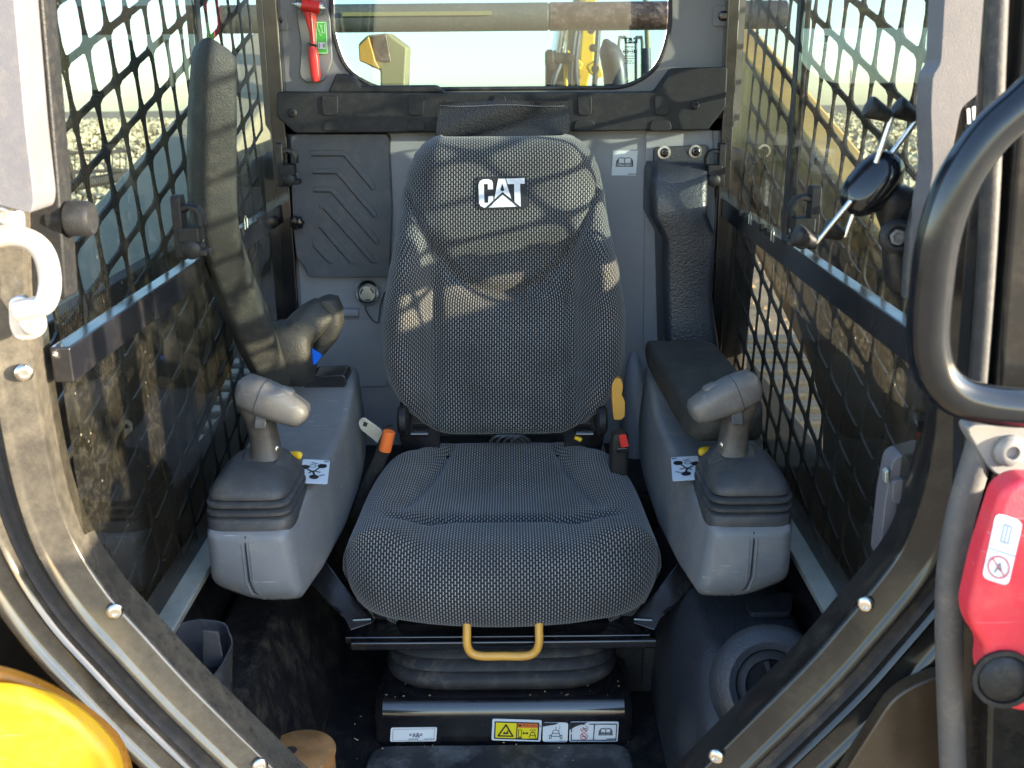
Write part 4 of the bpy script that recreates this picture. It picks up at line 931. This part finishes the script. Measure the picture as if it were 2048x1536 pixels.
# heater housing on the right floor
t = thing('heater_housing', 'black textured heater housing with a round vent at the right of the floor', 'heater housing', P(1540, 1440, 1.15))
def hh(z, x0, x1, y0, y1, r): return fillet([V((x0, y0, z)), V((x1, y0, z)), V((x1, y1, z)), V((x0, y1, z))], r, 4)
B().loft([hh(0, .235, .42, 1.10, 1.75, .04), hh(.08, .24, .42, 1.10, 1.74, .05), hh(.16, .25, .42, 1.12, 1.72, .05), hh(.20, .262, .418, 1.19, 1.70, .045), hh(.222, .275, .416, 1.24, 1.68, .03), hh(.226, .29, .405, 1.26, 1.66, .02)]).build('housing', 'duct_plastic', t, sharp=60)
B().prism(fillet([PZ(x, y, .228) for x, y in ((1490, 1212), (1586, 1190), (1582, 1235), (1500, 1236))], .008, 3), (0, 0, .008)).build('raised_tab', 'duct_plastic', t, bevel=.003)
c = P(1545, 1372, 1.105); axv = V((-.15, -.8, .55)).normalized()
B().lathe(c-axv*.05, axv, [(.075, 0), (.075, .03), (.066, .046), (.052, .052), (.044, .048), (.042, .03)], 40).build('vent_ring', 'duct_plastic', t)
vr = B().lathe(c-axv*.016, axv, [(.0425, 0), (.0425, .006), (.032, .008), (.031, 0)], 36).build('vent_inner', 'black_plastic', t)
a1 = axv.cross(V((1, 0, .2))).normalized(); a2 = axv.cross(a1)
B().lathe(c-axv*.03, axv, [(.034, 0), (.034, .004)], 24).build('vent_back', 'patch_black', vr)
B().obox(c+axv*.004, a2*.022, a1*.004, axv*.016).build('vent_louver', 'black_plastic', vr, bevel=.002)
B().obox(c-axv*.008, a1*.03, a2*.003, axv*.008).build('vent_louver', 'black_plastic', vr, bevel=.001)
t = thing('control_module', 'black control module box on the floor right of the bellows', 'module', (.19, 1.55, 0))
def mpz(pts, Y): return [P(x, y, Y) for x, y in pts]
B().prism(fillet([(.142, 1.50, .03), (.165, 1.48, .0), (.245, 1.48, .0), (.245, 1.48, .10), (.15, 1.50, .10)], .008, 3), (0, .12, .0)).build('module_body', 'black_plastic', t, bevel=.006)
B().prism(fillet([(.175, 1.478, .02), (.22, 1.478, .02), (.22, 1.478, .09), (.175, 1.478, .09)], .006, 3), (0, -.006, 0)).build('module_face', 'black_plastic', t, bevel=.003)
# ================================================================== CONSOLES AND JOYSTICKS (left one drawn, right one mirrored)
XM = -0.004   # mirror plane of the seat
def mirx(o):
    for v in o.data.vertices: v.co.x = 2*XM - v.co.x
    o.data.flip_normals()
for s in (-1, 1):
    nm = 'left' if s < 0 else 'right'
    made = []
    def bd(bb_, *a, **k):
        o = bb_.build(*a, **k); made.append(o); return o
    con = thing('control_console', 'grey plastic joystick console at the %s' % ('left of the seat, below the raised armrest' if s < 0 else 'right of the seat, below the lowered armrest'), 'console', (s*.32, 1.5, .29), 'joystick consoles beside the seat')
    rings = []
    for Y, xl, xt, xb, zb, z_t, r in ((1.244, -.374, -.292, -.284, .325, .392, .014), (1.249, -.386, -.283, -.272, .308, .402, .018), (1.262, -.390, -.280, -.266, .298, .406, .02), (1.35, -.395, -.272, -.256, .292, .412, .02), (1.5, -.40, -.260, -.247, .285, .420, .02), (1.64, -.40, -.257, -.244, .290, .427, .02), (1.675, -.40, -.256, -.243, .297, .448, .022), (1.72, -.40, -.256, -.243, .31, .462, .024), (1.80, -.40, -.262, -.25, .33, .462, .024), (1.82, -.395, -.27, -.26, .34, .45, .02)):
        q = [V((xl, Y, zb+.022)), V((xl, Y, z_t)), V((xt, Y, z_t)), V((xb, Y, zb)), V((xl+.06, Y, zb-.004))]
        rings.append(fillet(q, [r*.8, r*.5, r*.6, r*.8, .03], 5))
    body = bd(B().loft(rings), 'housing', 'console_plastic', con, sharp=55)
    # moulded seam down the front face
    xs_ = -.336
    bd(B().tube([(xs_, 1.2475, .398), (xs_, 1.2435, .385), (xs_+.001, 1.2435, .335), (xs_+.006, 1.247, .316), (xs_+.022, 1.253, .303), (xs_+.04, 1.258, .300)], .0013, 6), 'seam', 'ink', body)
    for dx in (-.005, .005):
        bd(B().tube([(xs_+dx, 1.2475, .398), (xs_+dx, 1.2437, .385), (xs_+dx+.001, 1.2437, .335), (xs_+dx+.006, 1.2475, .314), (xs_+dx+.022, 1.254, .302)], .0012, 6), 'seam_bead', 'console_plastic', body)
    # rubber boot
    def br(z, g, cy=1.322, hx=.053, hy=.066, cx=-.334, p=6): return sring((cx, cy, z), hx+g, hy+g, (1, 0, 0), (0, 1, 0), 40, p)
    rings = [br(.400, .005), br(.4155, .005), br(.4180, .003), br(.4195, -.003), br(.4205, -.004), br(.4215, .001), br(.4235, .0045), br(.4275, .0045), br(.4295, .001), br(.4305, -.004), br(.4318, -.004), br(.4328, .000), br(.435, .0035), br(.439, .0035), br(.441, .0), br(.442, -.005), br(.4432, -.005), br(.4445, .0), br(.450, .000), br(.457, -.004, p=5), br(.464, -.010, p=4.5, cy=1.325), br(.471, -.018, p=4, cy=1.328), br(.476, -.027, p=3.5, cy=1.332)]
    boot = bd(B().loft(rings), 'boot', 'boot_rubber', con, sharp=45)
    # collar of the boot
    tl_ = V((.0, -.30, 1)).normalized(); cbase = V((-.325, 1.331, .460))
    e1 = V((1, 0, 0)); e2 = tl_.cross(e1).normalized()
    bd(B().loft([sring(cbase+tl_*h, a, a*1.12, e1, e2, 32, 2.6) for h, a in ((-.012, .037), (.0, .0385), (.004, .0375), (.006, .034), (.012, .031), (.020, .024))]), 'collar', 'boot_rubber', boot, sharp=40)
    stick = []
    path_ = [(V((-.321, 1.333, .464)), .027, .026), (V((-.321, 1.335, .480)), .0205, .0215), (V((-.323, 1.337, .508)), .0185, .0205), (V((-.326, 1.336, .526)), .0195, .0205), (V((-.330, 1.335, .545)), .0215, .0215), (V((-.333, 1.334, .562)), .018, .019)]
    grip = bd(B().loft([sring(c_, a, bb2, (1, 0, 0), (0, 1, 0), 24, 2.6) for c_, a, bb2 in path_]), 'joystick_grip', 'stem_plastic', con, sharp=60)
    h0 = V((-.350, 1.330, .578)); h1 = V((-.257, 1.318, .540)); ax_ = (h1-h0); n_ = ax_.normalized(); u_ = V((.25, 0, .97)); u_ = (u_-n_*u_.dot(n_)).normalized(); v_ = n_.cross(u_)
    rings = [sring(h0+ax_*f + u_*off, a, b2, u_, v_, 24, 3.0) for f, a, b2, off in ((.0, .006, .008, 0), (.03, .014, .015, 0), (.10, .0225, .0215, -.002), (.35, .0245, .023, -.002), (.60, .0225, .0225, -.002), (.82, .019, .021, -.003), (.94, .0155, .019, -.003), (.985, .009, .013, -.003), (1.0, .004, .006, -.003))]
    head = bd(B().loft(rings), 'thumb_head', 'grip_plastic', grip, sharp=60)
    bd(B().loft([[h0+ax_*f-u_*.002+u_*(.0249*math.copysign(abs(math.cos(a_))**.667, math.cos(a_)))+v_*(.0234*math.copysign(abs(math.sin(a_))**.667, math.sin(a_))) for a_ in [2*math.pi*k/28 for k in range(28)]] for f in (.335, .345)], cap=False), 'head_seam', 'ink', grip)
    tb = V((-.3195, 1.3135, .537))
    bd(B().obox(tb, V((.0085, 0, 0)), V((0, .004, .001)), V((.001, .004, .0125))), 'trigger', 'boot_rubber', grip, bevel=.003)
    bd(B().tube([(-.323, 1.3165, .49), (-.322, 1.318, .512), (-.323, 1.317, .528)], .0006, 5), 'mould_line', 'ink', grip)
    bd(B().lathe((-.306, 1.325, .490), (.5, -.8, .3), [(.004, 0), (.004, .002), (.002, .003)], 12), 'screw', 'steel', grip)
    # thumb rocker and end button on the head
    bd(B().loft([sring(h0+ax_*.62+u_*(.0195+hh_)-v_*.003, a, a*.7, n_, v_, 18, 2.6) for hh_, a in ((-.004, .012), (.001, .0115), (.003, .009), (.0036, .004))]), 'thumb_rocker', 'grip_plastic', grip)
    bd(B().lathe(h0+ax_*.07+u_*.012-v_*.0, (u_*.8-n_*.6), [(.005, 0), (.005, .004), (.003, .0045), (.0028, .002)], 14), 'end_button', 'boot_rubber', grip)
    # yellow slider lever behind the boot
    lv = [PZ(562, 909, .432), PZ(582, 909, .436), PZ(598, 911, .437), PZ(605, 912, .436)]
    bd(B().tube(lv, [.004, .0045, .0075, .004] if s < 0 else [.0075, .008, .008, .004], 14), 'adjust_lever', 'bright_yellow', con, sub=1)
    # paper decal
    O = PZ(598, 966, .4235); U_ = PZ(640, 968, .4235)-O; W_ = PZ(606, 919, .4275)-O
    n0 = set(bpy.data.objects)
    els = [('disc', 'ink', (.75, .72), .09), ('disc', 'ink', (.5, .25), .09), ('disc', 'ink', (.12, .65), .09), ('line', 'ink', [(.25, .55), (.45, .45), (.6, .6), (.85, .8)], .035), ('line', 'ink', [(.45, .45), (.52, .3)], .035), ('line', 'ink', [(.3, .4), (.45, .5), (.7, .45)], .03), ('line', 'grey_ink', [(.82, .92), (.95, .92)], .05), ('line', 'grey_ink', [(.35, .85), (.55, .8)], .03), ('line', 'grey_ink', [(.7, .3), (.85, .35)], .04), ('ring', 'grey_ink', (.4, .7), .07, .05)]
    dn_ = U_.cross(W_)
    sticker(con, O, U_*1.35, W_, els, 'white_tag', .003, name='decal')
    for o in set(bpy.data.objects)-n0: made.append(o)
    if s < 0:
        bd(B().prism(fillet([P(x, y, 1.70) for x, y in ((606, 775), (625, 752), (690, 750), (694, 768), (672, 800), (618, 805))], .006, 3), (0, .06, .0)), 'bracket', 'black_paint', con, bevel=.003)
    if s > 0:
        for o in made: mirx(o)

# ---------------- armrests
t = thing('armrest', 'black padded armrest folded up against the left window', 'armrest', (-.345, 1.70, .46), 'seat armrests')
pc = [(438, 96, 1.42, .012, .014), (437, 101, 1.42, .022, .024), (435, 116, 1.42, .029, .032), (432, 230, 1.43, .0325, .036), (431, 330, 1.445, .034, .036), (433, 410, 1.46, .035, .037), (442, 480, 1.49, .036, .037), (462, 545, 1.52, .036, .037), (492, 620, 1.56, .036, .037), (520, 685, 1.60, .036, .037), (545, 738, 1.63, .034, .035), (556, 760, 1.64, .028, .03)]
rings = []
pts = smooth([P(x, y, Y) for x, y, Y, a, b2 in pc], 3); aa = []
for i in range(len(pts)):
    k = i/3; j = min(int(k), len(pc)-2); f = k-j; aa.append((pc[j][3]*(1-f)+pc[j+1][3]*f, pc[j][4]*(1-f)+pc[j+1][4]*f))
for i, p in enumerate(pts):
    tg_ = (pts[min(i+1, len(pts)-1)]-pts[max(i-1, 0)]).normalized()
    ex = V((.86, .5, 0)); ex = (ex-tg_*ex.dot(tg_)).normalized(); ey = tg_.cross(ex)
    a, b2 = aa[i]
    q = [p+ex*a*.95-ey*b2*.75, p+ex*a*.55+ey*b2, p-ex*a*.75+ey*b2, p-ex*a+ey*b2*.1, p-ex*a*.9-ey*b2, p+ex*a*.4-ey*b2]
    rings.append(fillet(q, .009, 3))
B().loft(rings).build('pad', 'pad', t, sharp=60)
hubc = P(585, 705, 1.655)
B().loft([sring(hubc+V((dx, dy, 0)), a, a*1.05, (0, .9, .1), (0, -.1, 1), 28, 2.6) for dx, dy, a in ((-.05, .0, .03), (-.045, 0, .042), (-.02, 0, .050), (.015, 0, .052), (.03, 0, .046), (.034, 0, .036))]).build('pivot_hub', 'pad', t, sharp=60)
B().loft([sring(P(x, y, Y), a, b2, (.71, .0, -.70), (0, 1, 0), 20, 3) for x, y, Y, a, b2 in ((570, 700, 1.65, .030, .03), (592, 672, 1.655, .030, .03), (612, 650, 1.66, .029, .03), (632, 632, 1.665, .028, .028), (648, 618, 1.67, .024, .024), (656, 611, 1.67, .014, .014))]).build('link_arm', 'pad', t, sharp=60)
st = B().loft([sring(P(x, y, 1.68), a, .026, (.96, 0, .26), (0, 1, 0), 22, 3.2) for x, y, a in ((647, 597, .012), (650, 602, .022), (656, 625, .0255), (660, 655, .024), (652, 685, .020), (640, 705, .014), (632, 716, .006))]).build('rear_stub', 'pad', t, sharp=60)
B().prism(pp([(624, 697), (644, 711), (630, 730), (623, 727)], 1.648), (0, .004, 0)).build('blue_tab', 'blue_tag', st)
t = thing('armrest', 'black padded armrest lowered over the right console', 'armrest', (.305, 1.72, .46), 'seat armrests')
rings = []
for Y, x0, x1, z_t, z_b, r in ((1.385, .285, .352, .505, .482, .010), (1.392, .272, .366, .517, .470, .014), (1.42, .262, .372, .524, .464, .016), (1.50, .256, .370, .5265, .466, .016), (1.62, .250, .366, .526, .470, .016), (1.72, .246, .364, .524, .474, .016), (1.755, .247, .352, .520, .478, .016), (1.772, .256, .335, .510, .488, .010)):
    rings.append(fillet([V((x0, Y, z_b)), V((x0-.002, Y, z_t)), V((x0*.5+x1*.5, Y, z_t-.004)), V((x1, Y, z_t)), V((x1, Y, z_b))], [r, r, .02, r, r], 4))
B().loft(rings).build('pad', 'pad', t, sharp=60)
B().box((.275, 1.60, .44), (.35, 1.77, .472)).build('bracket', 'black_paint', t, bevel=.006)

# ================================================================== WINDOW LATCHES
LT = ((-1, 352, 462, .405, 1.0, 'black window latch by the middle of the left window'), (-1, 556, 335, .412, 1.0, 'black window latch at the rear end of the left window'), (1, 1448, 335, .412, 1.0, 'black window latch at the rear end of the right window'), (1, 1634, 442, .405, 1.0, 'black window latch behind the phone holder'))
for s, px, py, X, k, lbl in LT:
    c = PX(px, py, s*X); t = thing('window_latch', lbl, 'latch', c, 'window latches')
    I = V((-s, 0, 0))   # into the cab
    def q3(a, b_, d): return c + I*a + V((0, b_, d))
    B().prism(fillet([q3(0, -.012, -.035), q3(0, .012, -.035), q3(0, .012, .045), q3(0, -.012, .045)], .006, 3), I*.012).build('base_plate', 'black_plastic', t, bevel=.002)
    B().loft([sring(q3(a, 0, d), .011, .0045, (0, 1, 0), n, 14, 3) for a, d, n in ((.010, .028, V((0, 0, 1))), (.020, .031, V((I.x*-.4, 0, .9))), (.030, .027, V((I.x*.5, 0, .9))), (.034, .018, V((I.x, 0, .2))), (.033, .008, V((I.x, 0, -.1))))]).build('lever', 'black_plastic', t)
    B().obox(q3(.018, 0, -.004), V((0, .013, 0)), I*.014, V((0, 0, .010))).build('pivot_block', 'black_plastic', t, bevel=.003)
    B().lathe(q3(.02, -.016, -.022), (0, 1, 0), [(.008, 0), (.012, .003), (.012, .028), (.008, .032)], 18).build('thumb_roller', 'black_plastic', t)
    B().obox(q3(.032, 0, -.026), V((0, .014, 0)), I*.008, V((0, 0, .004))).build('catch_lip', 'black_plastic', t, bevel=.002)
    B().lathe(q3(.034, -.002, -.012), I, [(.003, 0), (.003, .001), (.001, .0015)], 10).build('screw', 'steel', t)

# ================================================================== DOOR STRIKER (left) 
t = thing('door_striker', 'bare metal loop striker bolted to the left door frame', 'striker', P(50, 620, .93))
def yy(x, y, Y=.925): return P(x, y, Y)
B().tube(smooth([yy(-30, 478), yy(20, 472), yy(62, 482), yy(88, 508), yy(99, 550), yy(98, 585), yy(88, 608), yy(64, 616), yy(36, 622)], 5), .0098, 16).build('loop', 'striker_steel', t)
B().prism(fillet([yy(14, 598, .936), yy(44, 588, .936), yy(62, 610, .936), yy(86, 634, .936), yy(88, 664, .936), yy(70, 680, .936), yy(30, 684, .936), yy(16, 656, .936)], .008, 4), (0, .010, 0)).build('foot_plate', 'striker_steel', t, bevel=.003)
B().prism(fillet([yy(-40, 420, .936), yy(30, 398, .936), yy(44, 440, .936), yy(40, 478, .936), yy(-40, 486, .936)], .008, 4), (0, .010, 0)).build('foot_plate', 'striker_steel', t, bevel=.003)
bolt('bolt', yy(62, 650, .935), (0, -1, 0), .0095, 'striker_steel', t); bolt('bolt', yy(10, 428, .935), (0, -1, 0), .010, 'striker_steel', t)

# ================================================================== PHONE HOLDER (right)
t = thing('phone_holder', 'spring leg phone holder on a double ball arm at the right window', 'phone holder', P(1800, 560, 1.0))
Yp = 1.02
c = P(1744, 368, Yp); nrm = V((-.55, -.75, .35)).normalized()
pod = B().loft([sring(c+nrm*h, a, a*.62, V((.62, 0, .78)), nrm.cross(V((.62, 0, .78))).normalized(), 28, 2.4) for h, a in ((-.020, .022), (-.016, .030), (-.005, .034), (.006, .034), (.014, .030), (.018, .020))]).build('spring_body', 'mirror_paint', t, sharp=50)
for (x0, y0), (x1, y1), (x2, y2), (x3, y3), Yl_ in (((1752, 326), (1784, 236), (1784, 236), (1735, 212), Yp-.01), ((1775, 318), (1836, 238), (1836, 238), (1792, 212), Yp+.005), ((1702, 402), (1634, 486), (1634, 486), (1590, 468), Yp-.02), ((1712, 416), (1690, 474), (1690, 474), (1652, 455), Yp+.01)):
    lg = B().tube([P(x0, y0, Yl_), P(x1, y1, Yl_), P(x1-6, y1-3, Yl_)], .0028, 10).build('spring_leg', 'steel', t)
    a_, b_2 = P(x2-4, y2-2, Yl_), P(x3, y3, Yl_)
    B().lathe(a_, b_2-a_, [(.004, 0), (.0055, .001), (.0095, (b_2-a_).length*.7), (.0105, (b_2-a_).length*.9), (.0095, (b_2-a_).length), (.004, (b_2-a_).length+.001)], 18).build('rubber_cap', 'black_plastic', lg)
B().tube([P(1752, 378, Yp+.012), P(1788, 388, Yp+.015)], .008, 14).build('ball_stem', 'mirror_paint', t)
arm = [(1790, 372, .012), (1793, 380, .019), (1794, 400, .0215), (1793, 430, .019), (1792, 455, .0145), (1795, 490, .0145), (1800, 520, .0165), (1806, 550, .0185), (1810, 575, .018), (1812, 586, .012)]
B().loft([sring(P(x, y, Yp+.01), a, a*.9, (1, 0, 0), (0, 1, 0), 22, 2.6) for x, y, a in arm]).build('double_socket_arm', 'black_plastic', t, sharp=60)
kn = P(1791, 473, Yp-.012)
k1 = B().lathe(kn, (-.1, -1, .15), [(.016, 0), (.0165, .003), (.0165, .008), (.013, .011), (.010, .011), (.009, .005)], 26).build('clamp_knob', 'black_plastic', t)
B().lathe(kn+V((-.0005, -.005, 0)), (-.1, -1, .15), [(.008, 0), (.008, .004), (.005, .005), (.004, .002)], 6).build('hex_bolt', 'grip_plastic', k1)
B().lathe(P(1830, 560, Yp+.02), (1, 0, 0), [(.020, 0), (.022, .01), (.022, .03), (.018, .06)], 22).build('wall_foot', 'black_plastic', t)
# wiring connector and small grey clip beside the holder
t = thing('wire_connector', 'grey wiring connector clipped to the right front pillar', 'connector', P(1870, 335, .985))
B().prism(fillet([P(x, y, .975) for x, y in ((1848, 312), (1906, 312), (1904, 350), (1848, 350))], .004, 3), (0, .015, 0)).build('connector_body', 'pillar_plastic', t, bevel=.003)
B().prism(fillet([P(x, y, .972) for x, y in ((1844, 360), (1900, 358), (1898, 384), (1846, 386))], .004, 3), (0, .015, 0)).build('connector_cap', 'pillar_plastic', t, bevel=.003)
B().tube(smooth([P(1872, 310, .98), P(1884, 290, .98), P(1905, 268, .985), P(1925, 255, .985)], 4), .004, 8).build('wire', 'copper_and_reflection', t)
B().loft([sring(P(x, y, .99), a, .010, (1, 0, .1), (0, 1, 0), 16, 3) for x, y, a in ((1868, 385, .015), (1858, 420, .017), (1850, 460, .018), (1848, 540, .020), (1846, 590, .020))]).build('sleeve', 'hose_black', t)
B().prism(fillet([P(x, y, .955) for x, y in ((1925, 205), (1965, 190), (1975, 260), (1930, 285))], .003, 2), (0, .02, 0)).build('terminal_block', 'black_plastic', t, bevel=.002)
for k in range(3): B().prism([P(1932+k*11, 218-k*4, .954), P(1938+k*11, 216-k*4, .954), P(1940+k*11, 246-k*4, .954), P(1934+k*11, 248-k*4, .954)], (0, -.002, 0)).build('terminal', 'white_tag', t)
# grey holder on the right wall
t = thing('belt_guide', 'pale grey plastic belt guide beside the right door frame', 'belt guide', P(1800, 1100, 1.05))
B().prism(fillet([P(x, y, 1.04) for x, y in ((1786, 915), (1860, 895), (1862, 1040), (1826, 1060), (1772, 1132), (1758, 1118), (1770, 1000))], .01, 4), (0, .03, 0)).build('guide_body', 'pillar_plastic', t, bevel=.006, bseg=3)
B().prism(fillet([P(x, y, 1.03) for x, y in ((1786, 962), (1836, 958), (1832, 1010), (1784, 1008))], .006, 3), (0, .02, 0)).build('guide_clip', 'pillar_plastic', t, bevel=.004)
B().prism(pp([(1770, 945), (1778, 940), (1778, 968), (1770, 966)], 1.035), (0, .01, 0)).build('hook', 'zinc', t, bevel=.001)

# ================================================================== OPEN DOOR (right edge)
t = thing('cab_door', 'open glazed cab door with a black tubular handle at the right edge', 'door', P(2030, 1400, .80))
Yd = .80
hp = smooth([P(2110, 150, Yd), P(2048, 208, Yd), P(1975, 275, Yd), P(1915, 365, Yd), P(1878, 470, Yd), P(1862, 580, Yd), P(1856, 680, Yd), P(1870, 745, Yd), P(1908, 788, Yd), P(1970, 808, Yd), P(2060, 818, Yd), P(2140, 826, Yd)], 6)
B().tube(hp, .0165, 22).build('grab_handle', 'mirror_paint', t)
for xs0, xs1, nm_, mt_, Yq, th in ((1990, 2040, 'door_edge', 'frame_paint', .86, .03), (2048, 2130, 'door_post', 'frame_paint', .84, .05)):
    B().prism([P(xs0+20, -200, Yq), P(xs1+20, -200, Yq), P(xs1-20, 850, Yq), P(xs1-30, 1700, Yq), P(xs0-80, 1700, Yq), P(xs0-60, 850, Yq)], (0, th, 0)).build(nm_, mt_, t, bevel=.006, bseg=3)
B().tube(smooth([P(2000, -100, .85), P(1975, 500, .85), P(1948, 860, .85)], 6), .008, 12).build('weather_strip', 'rubber', t)
B().tube(smooth([P(1965, 880, .845), P(1915, 1060, .845), P(1898, 1250, .845), P(1912, 1700, .845)], 6), .0125, 14).build('weather_strip', 'strip_grey', t)
hg = B().prism(fillet([P(x, y, .83) for x, y in ((1925, 850), (2100, 850), (2100, 960), (1990, 955))], .012, 3), (0, .02, 0)).build('hinge_plate', 'warm_plastic', t, bevel=.005)
bolt('bolt', P(2018, 900, .83), (0, -1, 0), .014, 'warm_plastic', hg)
B().prism(fillet([P(x, y, .92) for x, y in ((1790, 1390), (1880, 1350), (2080, 1340), (2080, 1750), (1560, 1750))], .02, 4), (0, .02, 0)).build('lower_panel', 'brown_panel', t, bevel=.006)
t = thing('door_latch', 'red plastic door latch handle with a black button at the right edge', 'latch handle', P(2000, 1420, .78))
Yr = .775
B().prism(fillet([P(x, y, Yr) for x, y in ((2005, 985), (2040, 962), (2120, 962), (2120, 1420), (2040, 1432), (1990, 1402), (1966, 1352), (1974, 1300), (1946, 1262), (1938, 1225), (1962, 1120))], .014, 4), (0, .03, 0)).build('lever', 'red_latch', t, bevel=.010, bseg=4)
B().lathe(P(2006, 1356, Yr-.003), (-.12, -1, .1), [(.026, 0), (.026, .004), (.022, .004), (.0215, .001), (.019, .004), (.012, .0065), (.003, .007)], 30).build('button', 'black_plastic', t)
O = P(1963, 1155, Yr-.0005); U = P(2016, 1172, Yr-.0005)-O; Wv = P(1992, 1025, Yr-.0005)-O
s_ = thing('sticker', 'white sticker with prohibition ring on the red door latch', 'sticker', O)
sticker(s_, O, U, Wv, [('line', 'ink', [(.0, .47), (1, .47)], .008), ('line', 'grey_ink', [(.35, .62), (.35, .88), (.62, .88), (.62, .62), (.35, .62)], .012), ('line', 'grey_ink', [(.48, .62), (.48, .88)], .012), ('ring', 'red_ink', (.48, .24), .17, .15), ('line', 'red_ink', [(.2, .34), (.75, .14)], .014), ('line', 'grey_ink', [(.4, .15), (.5, .3), (.6, .2), (.45, .22)], .02)], 'white_tag', .006, name='paper')
# tan grass strip visible below the door is the ground itself

# ================================================================== DEBRIS ON THE FLOOR
b = B(); rnd = random.Random(11)
for i in range(130):
    k = rnd.random()
    if k < .5: x, y, z = rnd.uniform(-.27, .24), rnd.uniform(1.0, 1.36), .0105
    elif k < .8: x, y, z = rnd.uniform(-.27, .23), rnd.uniform(1.34, 1.6), .001
    else: x, y, z = rnd.uniform(-.18, .18), rnd.uniform(1.36, 1.40), .0742
    if k < .5 and (x < -.2 or x > .17): z = .001
    s_ = rnd.uniform(.0005, .0014); a = rnd.uniform(0, 6.28); l = s_*(rnd.uniform(2, 5) if rnd.random() < .1 else 1.2)
    u = V((math.cos(a), math.sin(a), 0))*l; v = V((-math.sin(a), math.cos(a), 0))*s_; c = V((x, y, z))
    b.add([c-u-v, c+u-v, c+u+v, c-u+v, c+V((0, 0, s_))], [(0, 1, 4), (1, 2, 4), (2, 3, 4), (3, 0, 4)])
o = b.build('floor_debris', 'soil', None, smooth=False); tag(o, 'dry soil crumbs and straw bits on the cab floor', 'debris', kind='stuff')
